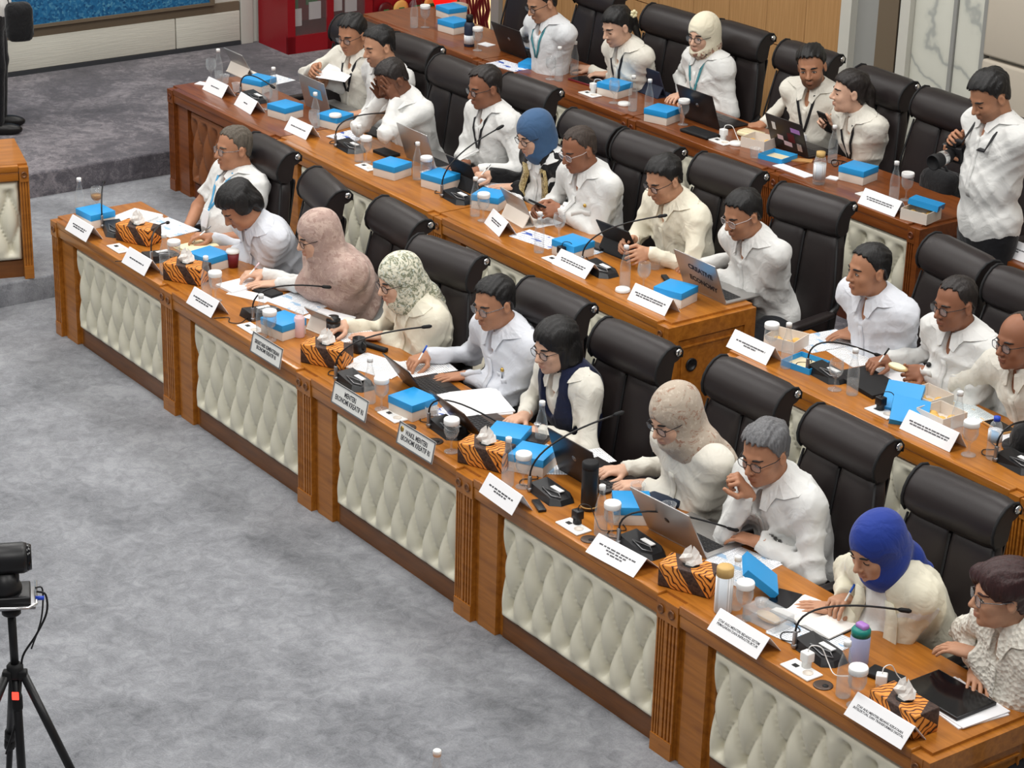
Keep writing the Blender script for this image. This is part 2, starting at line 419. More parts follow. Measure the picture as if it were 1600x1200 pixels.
def desk_unit(row, u0, u1, label, wood_='desk_wood', dark='desk_wood_dark', hide='cream_leather', end=False, zb=None, n0=None, rz=None, locw=None, hole=False):
    w = u1-u0; D = .58
    if locw is None: locw = W(u0, ROWN[row] if n0 is None else n0, ROWZ[row])
    t = thing('desk_unit', label, 'desk', tuple(locw), ROW_A if rz is None else rz, 'panelled desk units of the rows')
    k = (round(w, 3), wood_)
    if k not in MESHC:
        M_ = {}
        M_['top'] = MB().box(.0, w, .045, D, .672, DH).box(.075, w-.058, 0, .05, .672, DH, bev=.004).mesh('top', wood_)
        M_['band'] = MB().box(.078, w-.06, .003, .045, .618, .672, bev=.003).mesh('band', wood_)
        for nm, x0, x1 in (('pl', 0, .074), ('pr', w-.056, w)):
            p = MB().box(x0, x1, .012, .07, 0, .70); nfl = 3
            fw_ = (x1-x0)/(nfl*2+1)
            for i in range(nfl+1): p.box(x0+i*2*fw_, x0+i*2*fw_+fw_, .002, .014, .08, .61)
            p.box(x0, x1, -.002, .014, 0, .08).box(x0, x1, -.002, .014, .61, .70)
            M_[nm] = p.mesh('pilaster', wood_)
            cx = (x0+x1)/2
            M_[nm+'r'] = MB().lathe([(.020, 0), (.020, .006), (.012, .008), (.012, .003), (0, .006)], 14,
                                    M=Matrix.Translation((cx, -.002, .655)) @ Matrix.Rotation(math.pi/2, 4, 'X')).mesh('rosette', dark)
        M_['stile'] = MB().box(.074, .10, .03, .07, 0, .62).box(.10, .235, .022, .07, 0, .62).box(.235, .262, .05, .09, 0, .62).mesh('stile', wood_)
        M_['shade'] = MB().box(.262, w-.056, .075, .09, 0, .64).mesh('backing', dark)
        M_['plinth'] = MB().box(.262, w-.056, .045, .08, 0, .105).mesh('plinth', dark)
        M_['side'] = MB().box(0, .022, .07, D-.02, 0, .672).mesh('side_panel', dark)
        M_['side2'] = MB().box(w-.022, w, .07, D-.02, 0, .672).mesh('side_panel', dark)
        e = MB().box(w, w+.02, .0, D, 0, .70)
        for q in ((.0, .07, 0, .70), (D-.07, D, 0, .70), (.07, D-.07, .62, .70), (.07, D-.07, 0, .1)): e.box(w+.02, w+.032, *q)
        for q in ((.10, D-.10, .57, .578), (.10, .108, .13, .57), (D-.108, D-.10, .13, .57), (.10, D-.1, .122, .13)): e.box(w+.02, w+.028, *q)
        M_['end'] = e.mesh('end_panel', wood_)
        MESHC[k] = M_
    M_ = MESHC[k]
    link('top', M_['top'], t); link('band', M_['band'], t)
    for nm in ('pl', 'pr'):
        p = link('pilaster', M_[nm], t); link('rosette', M_[nm+'r'], p)
    for q in ('stile', 'shade', 'plinth', 'side', 'side2'):
        link({'shade': 'backing', 'side': 'side_panel', 'side2': 'side_panel'}.get(q, q), M_[q], t)
    if end:
        e = link('end_panel', M_['end'], t)
        if hole:
            MB().lathe([(.035, 0), (.035, .008), (.026, .008), (.026, .002), (0, .002)], 18,
                       M=Matrix.Translation((w+.02, .17, .47)) @ Matrix.Rotation(math.pi/2, 4, 'Y')).build('grommet', 'black_plastic', e)
    kk = (round(w, 3), hide)
    if kk not in MESHC: MESHC[kk] = tuft_mesh(w-.056-.262, .505, kk).mesh('tufted_panel', hide)
    link('tufted_panel', MESHC[kk], t, loc=(.262, .068, .108))
    return t
R1 = [0, 1.39, 2.80, 4.17, 5.58, 6.99]
nm1 = ['front-row desk unit at the far left end, by the carpeted steps', 'front-row desk unit second from the far left end',
       'middle front-row desk unit carrying the MENTERI nameplate', 'front-row desk unit fourth from the far left, under the silver laptop',
       'nearest front-row desk unit at the bottom right, under the blue-hijab person']
for i in range(5): desk_unit(1, R1[i], R1[i+1], nm1[i], end=(i == 4))
desk_unit(2, -1.70, -.30, 'reddish second-row desk unit with brown tufted panel at the left end', 'red_wood', 'red_wood_dark', 'tan_leather')
desk_unit(2, -.29, 1.47, 'second-row desk unit in front of the person covering the face')
desk_unit(2, 1.48, 3.53, 'second-row desk unit with the CREATIVE ECONOMY laptop and round hole in its end', end=True, hole=True)
desk_unit(2, 3.97, 5.89, 'second-row desk unit right of the aisle, in front of the short-sleeved person')
desk_unit(2, 5.90, 7.5, 'second-row desk unit at the right frame edge by the black cap')
desk_unit(3, -2.2, -.70, 'back-row reddish desk unit at the far end under the red bottle lantern', 'red_wood', 'red_wood_dark')
desk_unit(3, -.69, .93, 'back-row reddish desk unit in front of the person with the flower hair clip', 'red_wood', 'red_wood_dark')
desk_unit(3, .94, 2.25, 'back-row reddish desk unit in front of the smiling person', 'red_wood', 'red_wood_dark')
desk_unit(3, 2.26, 3.44, 'back-row reddish desk unit at the aisle beside the photographer', 'red_wood', 'red_wood_dark', end=True)
desk_unit(3, 4.00, 5.5, 'back-row reddish desk unit right of the aisle at the frame edge', 'red_wood', 'red_wood_dark')
# the desk whose end shows at the left edge of the picture, and one below the frame
pA, pB = at(44, 258, .862), at(0, 273, .862)
dv = pA-pB; ang = math.atan2(dv[1], dv[0]); ang = math.radians(20)
w_ = 1.4; st = pA-np.array([math.cos(ang), math.sin(ang), 0])*w_; st[2] = Z1
desk_unit(1, 0, w_, 'desk end at the left frame edge below the standing person', locw=st, rz=ang)
bt = at(683, 1172, .94)
st = bt-np.array([.8, .0, 0]); st[2] = 0
st2 = st+np.array([0, .06, 0])
desk_unit(1, 0, 1.5, 'desk just below the bottom frame edge, carrying a lone bottle', locw=(st2[0]+1.5, st2[1], 0), rz=math.pi)

# ------------------------------------------------------------------ chairs
def rbox_soft(x0, x1, y0, y1, z0, z1, r, bulge=0.0, sub=6):
    """soft cushion: subdivided box pushed towards a superellipsoid"""
    bm = bmesh.new(); bmesh.ops.create_cube(bm, size=2.0)
    bmesh.ops.subdivide_edges(bm, edges=bm.edges[:], cuts=sub, use_grid_fill=True)
    hx, hy, hz = (x1-x0)/2, (y1-y0)/2, (z1-z0)/2
    for q in bm.verts:
        x, y, z = q.co.x*hx, q.co.y*hy, q.co.z*hz
        ix, iy, iz = [max(-h+r, min(h-r, c)) for h, c in ((hx, x), (hy, y), (hz, z))]
        d = Vector((x-ix, y-iy, z-iz))
        if d.length > 1e-9: d = d.normalized()*min(r, d.length if d.length < r else r)
        p = Vector((ix, iy, iz))+d
        if bulge: p.y += bulge*(1-(p.x/hx)**2)*(1-(p.z/hz)**2)*(1 if p.y > 0 else 0)
        q.co = (p.x+(x0+x1)/2, p.y+(y0+y1)/2, p.z+(z0+z1)/2)
    bm.verts.index_update()
    v = [q.co[:] for q in bm.verts]; f = [[q.index for q in c.verts] for c in bm.faces]
    bm.free(); return v, f
def make_chair():
    t = thing('office_chair', 'x', 'chair')
    hw = .262; hh = .222
    v, f = rbox_soft(-.25, .25, -.23, .27, .37, .47, .045, 0); MB().add(v, f, 0, True).build('seat', 'chair_leather', t)
    rec = Matrix.Translation((0, -.20, .44)) @ Matrix.Rotation(math.radians(9), 4, 'X')
    # backrest: two upholstered halves either side of the centre seam
    b = MB()
    for s in (-1, 1):
        x0, x1 = (-hw+.002, -.002) if s < 0 else (.002, hw-.002)
        v, f = rbox_soft(x0, x1, -.035, .045, .0, .60, .03, .012); v = [(x*(1-.17*max(0, z/.6)**3), y, z) for x, y, z in v]; b.add(v, f, 0, True, rec)
    bk = b.build('backrest', 'chair_leather', t)
    MB().box(-.006, .006, -.03, .038, .02, .56, M=rec).build('seam', 'black_matte', bk)
    pr = []
    for s in (-1, 1):
        pr.append(MB().tube([(s*(hw-.004), .040, .02), (s*(hw-.004), .042, .3), (s*(hw-.045), .040, .57)], .006, 6, M=rec))
    for p in pr: p.build('piping', 'black_matte', bk)
    # headrest roll
    prof = [(.050, .575), (.076, .600), (.088, .635), (.085, .675), (.068, .715), (.038, .752), (.0, .772), (-.04, .770), (-.066, .748),
            (-.068, .718), (-.050, .700), (-.030, .690), (-.028, .65), (-.028, .60), (.0, .575)]
    hr = MB(); n = len(prof); nx = 9; v = []; f = []
    cy, cz = .015, .67
    for i in range(nx):
        t_ = i/(nx-1)*2-1; x = hh*1.03*t_
        e = abs(t_)**10; s = 1-.10*e
        for y, z in prof: v.append((x, cy+(y-cy)*s, cz+(z-cz)*s))
    for i in range(nx-1):
        for k in range(n):
            j = (k+1) % n; f.append((i*n+k, (i+1)*n+k, (i+1)*n+j, i*n+j))
    hr.add(v, f, 0, True, rec)
    hr.add(v, [tuple(range(n)), tuple((nx-1)*n+k for k in range(n))[::-1]], 0, False, rec)
    h = hr.build('headrest', 'chair_leather', t)
    for s in (-1, 1):
        sp = [(s*hh*1.032, cy+(y-cy)*.93, cz+(z-cz)*.93) for y, z in prof[:10]]
        MB().tube(sp, .007, 6, M=rec).build('piping', 'black_matte', h)
        MB().lathe([(.018, 0), (.018, .008), (.012, .012), (0, .013)], 12, M=rec @ Matrix.Translation((s*hh*1.03, -.035, .738)) @ Matrix.Rotation(s*math.pi/2, 4, 'Y')).build('end_cap', 'chrome', h)
    MB().box(-.20, .20, -.07, -.035, .05, .60, M=rec, bev=.02).build('back_shell', 'black_plastic', t)
    for s in (-1, 1):
        v, f = rbox_soft(s*.30-.032, s*.30+.032, -.14, .20, .63, .665, .016, 0, 4)
        a = MB().add(v, f, 0, True).build('armrest', 'chair_leather', t)
        MB().tube([(s*.26, .12, .40), (s*.305, .14, .44), (s*.305, .15, .56), (s*.30, .12, .635)], .016, 8, flat=1.6).build('arm_post', 'black_plastic', a)
        MB().tube([(s*.30, -.10, .64), (s*.29, -.19, .66), (s*.265, -.24, .68)], .014, 8).build('arm_bracket', 'black_plastic', a)
    MB().lathe([(.03, .09), (.03, .25), (.022, .25), (.022, .38)], 12).build('column', 'black_plastic', t)
    for k in range(5):
        q = 2*math.pi*k/5
        g = MB().tube([(0, 0, .11), (.14*math.cos(q), .14*math.sin(q), .10), (.28*math.cos(q), .28*math.sin(q), .075)], [.03, .022, .014], 8).build('foot', 'black_plastic', t)
        MB().lathe([(.027, -.012), (.03, -.006), (.03, .006), (.027, .012)], 12,
                   M=Matrix.Translation((.28*math.cos(q), .28*math.sin(q), .03)) @ Matrix.Rotation(q+.7, 4, 'Z') @ Matrix.Rotation(math.pi/2, 4, 'X')).build('caster', 'black_matte', g)
    return t
CH_TOP, CH_BACK = 1.20, .30      # headrest ridge height and how far behind the seat centre it stands
CHAIRS = {}
def chair(row, p0, p1, who, key=None, sy=1.0):
    z = ROWZ[row]+CH_TOP
    a, b = at(*p0, z), at(*p1, z)
    d = b-a; ang = math.atan2(d[1], d[0])
    # the chair's +x (its right) points from b to a when it faces the camera side: forward = -N for an unturned chair
    rz = ang+math.pi
    dev = (rz-(ROW_A+math.pi)+math.pi) % (2*math.pi)-math.pi
    dev = max(-.6, min(.6, dev*.8)); rz = ROW_A+math.pi+dev
    fwd = np.array([-math.sin(rz), math.cos(rz), 0])
    c = (a+b)/2+fwd*CH_BACK; c[2] = ROWZ[row]
    o = place('chair', make_chair, tuple(c), rz, who, 'chair', 'dark leather office chairs')
    CHAIRS[key or who] = o
    return o
L_ = 'dark leather office chair '
for row, p0, p1, who in (
    (1, (395, 207), (449, 236), 'behind the person with the light blue lanyard, front row'),
    (1, (488, 257), (528, 299), 'behind the person bent over writing, front row'),
    (1, (590, 303), (661, 345), 'behind the person in the brown-pink hijab'),
    (1, (642, 364), (755, 402), 'behind the person in the patterned cream-green hijab'),
    (1, (818, 431), (917, 475), 'behind the person with MENTERI nameplate'),
    (1, (934, 493), (1055, 545), 'behind the person in the navy vest'),
    (1, (1114, 552), (1240, 610), 'behind the person in the taupe hijab'),
    (1, (1266, 627), (1398, 692), 'behind the person resting the mouth on a fist'),
    (1, (1428, 723), (1585, 790), 'behind the person in the royal blue hijab'),
    (1, (1625, 835), (1790, 905), 'behind the person in lace, right frame edge'),
    (2, (521, 18), (598, 46), 'behind the person in dark glasses holding a paper, second row'),
    (2, (609, 48), (686, 73), 'behind the person looking down at the laptop, second row'),
    (2, (674, 80), (757, 112), 'behind the person covering the face with hands'),
    (2, (781, 110), (876, 141), 'behind the person with dark neck cord, second row'),
    (2, (887, 167), (968, 198), 'behind the person in the slate blue hijab'),
    (2, (963, 198), (1067, 233), 'behind the person in pale-framed glasses thumbing a phone'),
    (2, (1084, 234), (1196, 271), 'behind the person in the cream shirt with a tablet'),
    (2, (1211, 283), (1332, 317), 'behind the person at the CREATIVE ECONOMY laptop'),
    (2, (1453, 359), (1551, 410), 'behind the short-sleeved person right of the aisle'),
    (2, (1558, 414), (1668, 455), 'behind the person holding bread'),
    (2, (1680, 480), (1790, 522), 'behind the chin-resting person at the right frame edge'),
    (3, (795, -70), (880, -44), 'behind the person reading a blue book, back row'),
    (3, (903, -40), (980, -14), 'empty, between the reader and the person with flower clip'),
    (3, (1013, 4), (1092, 26), 'right of the person with the flower hair clip'),
    (3, (1118, 28), (1203, 53), 'right of the person in the cream floral hijab'),
    (3, (1214, 58), (1318, 88), 'behind the smiling person'),
    (3, (1341, 99), (1424, 128), 'behind the person holding a phone, back row'),
    (3, (1440, 133), (1528, 164), 'empty, left of the photographer'),
    (3, (1560, 175), (1650, 205), 'half hidden behind the photographer at the right edge')):
    chair(row, p0, p1, L_+who)

# ------------------------------------------------------------------ people: smooth implicit surfaces, meshed with surface nets
def unit(v): v = np.asarray(v, float); return v/max(1e-9, np.linalg.norm(v))
def smin(a, b, k):
    h = np.clip(.5+.5*(b-a)/k, 0, 1); return b+(a-b)*h-k*h*(1-h)
def smax(a, b, k): return -smin(-a, -b, k)
def ell(p, c, r, M=None):
    q = p-np.asarray(c, np.float32)
    if M is not None: q = q @ np.asarray(M, np.float32)
    r = np.asarray(r, np.float32)
    k0 = np.sqrt(((q/r)**2).sum(-1)); k1 = np.sqrt(((q/(r*r))**2).sum(-1))
    return k0*(k0-1)/np.maximum(k1, 1e-6)
def cone(p, a, b, r1, r2):
    a = np.asarray(a, np.float32); d = np.asarray(b, np.float32)-a; L2 = float(d @ d)+1e-12
    q = p-a; t = np.clip((q @ d)/L2, 0, 1)
    return np.sqrt(((q-t[:, None]*d)**2).sum(-1))-(r1+(r2-r1)*t)
def nets(fn, lo, hi, h):
    lo = np.asarray(lo, np.float32); n = np.maximum(3, np.ceil((np.asarray(hi)-lo)/h).astype(int)+1)
    ST = 4; n = ((n-1)//ST+1)*ST+1
    ax = [lo[i]+h*np.arange(n[i], dtype=np.float32) for i in range(3)]
    cn = (n-1)//ST+1
    CG = np.stack(np.meshgrid(*[a_[::ST] for a_ in ax], indexing='ij'), -1).reshape(-1, 3)
    CV = fn(CG).reshape(cn).astype(np.float32)
    mn = np.abs(CV[:-1, :-1, :-1])
    for dx in (0, 1):
        for dy in (0, 1):
            for dz in (0, 1): mn = np.minimum(mn, np.abs(CV[dx:cn[0]-1+dx, dy:cn[1]-1+dy, dz:cn[2]-1+dz]))
    blk = mn < h*ST*1.25
    rep = lambda A: np.repeat(np.repeat(np.repeat(A, ST, 0), ST, 1), ST, 2)
    V = np.ones(n, np.float32); V[:-1, :-1, :-1] = rep(CV[:-1, :-1, :-1])
    V[-1] = V[-2]; V[:, -1] = V[:, -2]; V[:, :, -1] = V[:, :, -2]
    mk = np.zeros(n, bool); b_ = rep(blk)
    for dx in (0, 1):
        for dy in (0, 1):
            for dz in (0, 1): mk[dx:n[0]-1+dx, dy:n[1]-1+dy, dz:n[2]-1+dz] |= b_
    ix = np.argwhere(mk)
    V[mk] = fn(np.stack([ax[0][ix[:, 0]], ax[1][ix[:, 1]], ax[2][ix[:, 2]]], -1))
    V[0] = np.maximum(V[0], 1e-4); V[-1] = np.maximum(V[-1], 1e-4)
    V[:, 0] = np.maximum(V[:, 0], 1e-4); V[:, -1] = np.maximum(V[:, -1], 1e-4)
    V[:, :, 0] = np.maximum(V[:, :, 0], 1e-4); V[:, :, -1] = np.maximum(V[:, :, -1], 1e-4)
    I = V < 0
    cnt = np.zeros(n-1, np.int8)
    for dx in (0, 1):
        for dy in (0, 1):
            for dz in (0, 1): cnt += I[dx:n[0]-1+dx, dy:n[1]-1+dy, dz:n[2]-1+dz]
    act = (cnt > 0) & (cnt < 8); C = np.argwhere(act)
    if len(C) == 0: return np.zeros((0, 3)), np.zeros((0, 4), int)
    vid = -np.ones(n-1, int); vid[act] = np.arange(len(C))
    acc = np.zeros((len(C), 3)); w = np.zeros(len(C))
    cs = [(0,0,0),(1,0,0),(0,1,0),(1,1,0),(0,0,1),(1,0,1),(0,1,1),(1,1,1)]
    cv = [V[C[:, 0]+a, C[:, 1]+b, C[:, 2]+c] for a, b, c in cs]
    for i, j in ((0,1),(2,3),(4,5),(6,7),(0,2),(1,3),(4,6),(5,7),(0,4),(1,5),(2,6),(3,7)):
        a, b = cv[i], cv[j]; m = (a < 0) != (b < 0)
        t = np.where(m, a/np.where(m, a-b, 1), 0)
        p = np.asarray(cs[i])+t[:, None]*(np.asarray(cs[j])-np.asarray(cs[i]))
        acc += np.where(m[:, None], p, 0); w += m
    P = lo+h*(C+acc/w[:, None])
    Q = []
    for a in range(3):
        b, c = (a+1) % 3, (a+2) % 3
        s0 = [slice(None)]*3; s1 = [slice(None)]*3; s0[a] = slice(0, -1); s1[a] = slice(1, None)
        A, B = I[tuple(s0)], I[tuple(s1)]
        E = np.argwhere(A != B); E = E[(E[:, b] > 0) & (E[:, c] > 0) & (E[:, b] < n[b]-1) & (E[:, c] < n[c]-1)]
        ins = A[tuple(E.T)]
        def at_(db, dc):
            q = E.copy(); q[:, b] -= db; q[:, c] -= dc; return vid[tuple(q.T)]
        q = np.stack([at_(1, 1), at_(0, 1), at_(0, 0), at_(1, 0)], -1)
        q[~ins] = q[~ins][:, ::-1]; Q.append(q)
    return P, np.concatenate(Q)
def np_mesh(name, P, Q, mats, cols=None):
    me = bpy.data.meshes.new(name); n = len(Q)
    me.vertices.add(len(P)); me.vertices.foreach_set('co', np.asarray(P, np.float32).ravel())
    me.loops.add(n*4); me.loops.foreach_set('vertex_index', np.asarray(Q, np.int32).ravel())
    me.polygons.add(n); me.polygons.foreach_set('loop_start', np.arange(0, n*4, 4, dtype=np.int32))
    me.polygons.foreach_set('use_smooth', np.ones(n, bool))
    me.update(calc_edges=True)
    for m_ in mats: me.materials.append(MAT[m_])
    if cols is not None:
        a = me.color_attributes.new('Col', 'FLOAT_COLOR', 'POINT')
        a.data.foreach_set('color', np.concatenate([cols, np.ones((len(cols), 1))], 1).astype(np.float32).ravel())
    return me
def joinp(parts):
    P = []; Q = []; K = []; o = 0
    for p, q, k in parts:
        P.append(p); Q.append(q+o); K.append(k); o += len(p)
    return np.concatenate(P), np.concatenate(Q), np.concatenate(K)

m = mat('skin', (.5, .3, .2), .5, spec=.35); N, L = nt(m)
va = N.new('ShaderNodeVertexColor'); va.layer_name = 'Col'
setcol(m, mixc(m, mathn(m, 'MULTIPLY', noise(m, coords(m), 60, 3), .25), va.outputs[0], srgb(150, 92, 66)))
def cloth(name, col, rough=.85, b=.26):
    m = mat(name, col, rough, spec=.25, sheen=.15); v = coords(m)
    h = mathn(m, 'ADD', noise(m, v, 11, 2, .5, 1.6), mathn(m, 'MULTIPLY', noise(m, v, 500, 1), .05))
    bump(m, h, b, .03); return m
cloth('shirt_white', srgb(226, 226, 223)); cloth('shirt_cool', srgb(220, 223, 230)); cloth('shirt_cream', srgb(234, 228, 208))
cloth('shirt_ivory', srgb(228, 224, 212)); cloth('blazer_cream', srgb(228, 222, 200)); cloth('shirt_pale', srgb(222, 224, 226))
cloth('navy_knit', srgb(26, 32, 58), .95); cloth('black_cloth', srgb(22, 22, 24), .8, .5); cloth('trouser_dark', srgb(40, 42, 46), .85)
cloth('trouser_black', srgb(18, 18, 22), .85); cloth('hijab_taupe', srgb(172, 158, 146)); cloth('hijab_royal', srgb(34, 58, 142), .7)
cloth('hijab_slate', srgb(66, 96, 132), .75)
def patterned(name, a, b, c, sc, thr=.52):
    m = cloth(name, a); v = coords(m)
    n1 = noise(m, v, sc, 5, .7, 1.5); n2 = noise(m, v, sc*2.3, 3, .6)
    x = ramp(m, n1, [(thr-.03, a), (thr+.05, b)]); setcol(m, mixc(m, mathn(m, 'GREATER_THAN', n2, .6), x, c)); return m
patterned('hijab_rose', srgb(178, 152, 142), srgb(196, 172, 160), srgb(166, 138, 128), 14)
patterned('hijab_pattern', srgb(226, 222, 202), srgb(130, 134, 110), srgb(200, 206, 196), 32, .5)
patterned('hijab_floral', srgb(232, 222, 196), srgb(160, 116, 96), srgb(70, 46, 48), 26, .50)
m = MAT['hijab_floral']; N, L = nt(m); b_ = N['Principled BSDF'].inputs['Base Color']; src = b_.links[0].from_socket
sz = N.new('ShaderNodeSeparateXYZ'); L.new(coords(m), sz.inputs[0])
L.new(mixc(m, mathn(m, 'LESS_THAN', mathn(m, 'ADD', sz.outputs[2], mathn(m, 'MULTIPLY', sz.outputs[0], -.35)), 1.12), srgb(232, 224, 200), src), b_)
patterned('taupe_floral', srgb(182, 168, 152), srgb(158, 120, 100), srgb(196, 184, 168), 22, .58)
patterned('gold_trim', srgb(180, 160, 110), srgb(120, 100, 60), srgb(210, 196, 150), 50)
m = cloth('lace', srgb(232, 228, 216)); N, L = nt(m); vo = N.new('ShaderNodeTexVoronoi'); vo.inputs['Scale'].default_value = 55
L.new(coords(m), vo.inputs[0]); bump(m, vo.outputs['Distance'], .8, .012)
def hairmat(name, col, rough=.5):
    m = mat(name, col, rough, spec=.5); v = coords(m, (120, 120, 26)); n1 = noise(m, v, 1.0, 3, .6)
    setcol(m, ramp(m, n1, [(.3, tuple(c*.6 for c in col)), (.75, tuple(min(1, c*1.35) for c in col))]))  # streaky noise paints strand highlights into the hair colour
    bump(m, n1, .5, .006); return m
hairmat('hair_black', srgb(20, 18, 18)); hairmat('hair_dark', srgb(36, 30, 28)); hairmat('hair_grey', srgb(104, 104, 106))
hairmat('hair_thin', srgb(62, 52, 46), .7); hairmat('hair_brown', srgb(54, 28, 28)); hairmat('hair_salt', srgb(92, 84, 74), .7)
mat('eye_white', srgb(224, 218, 210), .3); mat('eye_dark', srgb(24, 18, 16), .3); mat('frame_black', srgb(20, 20, 22), .3)
mat('frame_silver', srgb(120, 120, 122), .25, .8); mat('frame_clear', srgb(190, 178, 174), .3); thin_glass('lens', (.7, .75, .8), .10)
mat('lanyard_blue', srgb(86, 170, 218), .6); mat('lanyard_teal', srgb(70, 140, 150), .6); mat('lanyard_black', srgb(26, 26, 30), .6)
mat('badge', srgb(236, 236, 238), .5); mat('gold', srgb(196, 160, 80), .3, .8); mat('shoe', srgb(20, 18, 18), .4)

SKIN = {'tan': srgb(182, 132, 102), 'fair': srgb(220, 178, 152), 'brown': srgb(148, 102, 78), 'dark': srgb(112, 76, 58), 'mid': srgb(198, 150, 120)}

def head_sdf(p, fem):
    """face looking along +y, eyes at z=0"""
    w = .94 if fem else 1.0
    q = p.copy(); q[:, 0] = np.abs(q[:, 0])
    d = ell(q, (0, -.014, .036), (.0765*w, .096, .085))
    d = smin(d, ell(q, (0, .026, -.030), (.060*w, .062, .082)), .03)
    d = smin(d, ell(q, (.020, .032, -.078), (.034*w, .042, .034)), .028)
    d = smin(d, ell(q, (0, .068, -.100), (.020*w, .018, .016)), .02)
    d = smin(d, ell(q, (.036*w, .058, -.030), (.022, .022, .024)), .022)
    d = smin(d, cone(q, (.0, .080, .022), (.034, .072, .020), .011, .010), .014)
    d = smax(d, -ell(q, (.032, .098, -.002), (.019, .020, .013)), .012)
    d = smin(d, ell(q, (.032, .070, -.001), (.015, .0135, .0115)), .004)
    d = smin(d, cone(q, (0, .084, .010), (0, .107, -.030), .0075, .0115), .012)
    d = smin(d, ell(q, (.012, .094, -.035), (.0085, .010, .008)), .007)
    d = smin(d, ell(q, (0, .088, -.0605), (.022, .010, .0058)), .006)
    d = smin(d, ell(q, (0, .087, -.0715), (.019, .011, .0068)), .006)
    e = ell(q, (.079*w, -.012, -.008), (.0085, .019, .031))
    e = smax(e, -ell(q, (.088*w, -.006, -.006), (.008, .010, .018)), .005)
    return smin(d, e, .006)
def trace_y(fn, x, z, y0=.2):
    y = y0
    for _ in range(40):
        d = float(fn(np.array([[x, y, z]], np.float32))[0])
        y -= d*.9
        if d < .0004: break
    return y
HL = {'short': [(0, .088), (28, .086), (52, .068), (68, .034), (80, -.006), (90, .026), (112, .012), (135, -.045), (180, -.072)],
      'receding': [(0, .088), (25, .098), (50, .084), (70, .04), (80, .0), (92, .026), (112, .01), (135, -.045), (180, -.07)],
      'bald': [(0, .14), (60, .13), (85, .07), (95, .035), (112, .02), (135, -.04), (180, -.065)],
      'woman': [(0, .070), (40, .060), (65, .030), (85, -.01), (105, -.03), (180, -.10)]}
def hair_sdf(p, style, fem, thick, seed):
    line = HL['woman' if style in ('bob', 'pony', 'pixie') else ('short' if style in ('crop', 'mop') else style)]
    az = np.degrees(np.abs(np.arctan2(p[:, 0], p[:, 1]+.012)))
    z0 = np.interp(az, [a for a, b in line], [b for a, b in line])
    w = .94 if fem else 1.0
    t = thick*(.18+1.0*np.clip((p[:, 2]-.01)/.08, 0, 1))*(1+.3*np.sin(p[:, 0]*60+seed)*np.sin(p[:, 1]*45+p[:, 2]*50+seed))
    front = np.clip((p[:, 1]+.02)/.1, 0, 1)
    d = ell(p, (0, -.014, .036), (.0765*w, .096, .085))
    d = smin(d, ell(p, (0, -.03, -.02), (.068*w, .07, .07)), .03)-t-(.003*front if style not in ('crop', 'bald') else 0)
    d = smax(d, z0-p[:, 2]+.0035*np.sin(p[:, 0]*230+seed)+.003*np.sin(az*.35+seed), .005)
    if style == 'mop':
        d = smin(d, ell(p, (0, -.02, .075), (.085, .105, .062)), .02)
        d = smin(d, ell(p, (0, -.075, -.01), (.085, .055, .09)), .03)
        d = smin(d, ell(p, (.085, -.01, .03), (.018, .05, .06)), .02); d = smin(d, ell(p, (-.085, -.01, .03), (.018, .05, .06)), .02)
    if style == 'bob':
        s = ell(p, (0, -.02, .05), (.092, .112, .085))
        b = ell(p, (0, -.045, -.05), (.098, .085, .125))
        s = smin(s, b, .03)
        s = smax(s, -ell(p, (.008, .118, -.048), (.066, .118, .116)), .008)
        s = smax(s, -.155-p[:, 2], .01)
        d = smin(d, s, .01)
    if style == 'pony':
        s = ell(p, (0, -.105, .005), (.045, .035, .042)); s = smin(s, cone(p, (0, -.12, -.01), (0, -.13, -.16), .030, .014), .02)
        d = smin(d, s, .015)
    if style == 'pixie':
        s = ell(p, (0, -.02, .05), (.092, .110, .085)); s = smax(s, -ell(p, (0, .10, -.06), (.07, .075, .115)), .015)
        s = smax(s, -.06-p[:, 2], .02); d = smin(d, s, .01)
        d = smin(d, ell(p, (.05, .055, .055), (.045, .045, .04)), .015)
    d = d+.0020*np.sin(p[:, 0]*270+3*np.sin(p[:, 1]*28+p[:, 2]*30+seed))+.0012*np.sin(az*.75+4*np.sin(p[:, 2]*25))
    return d
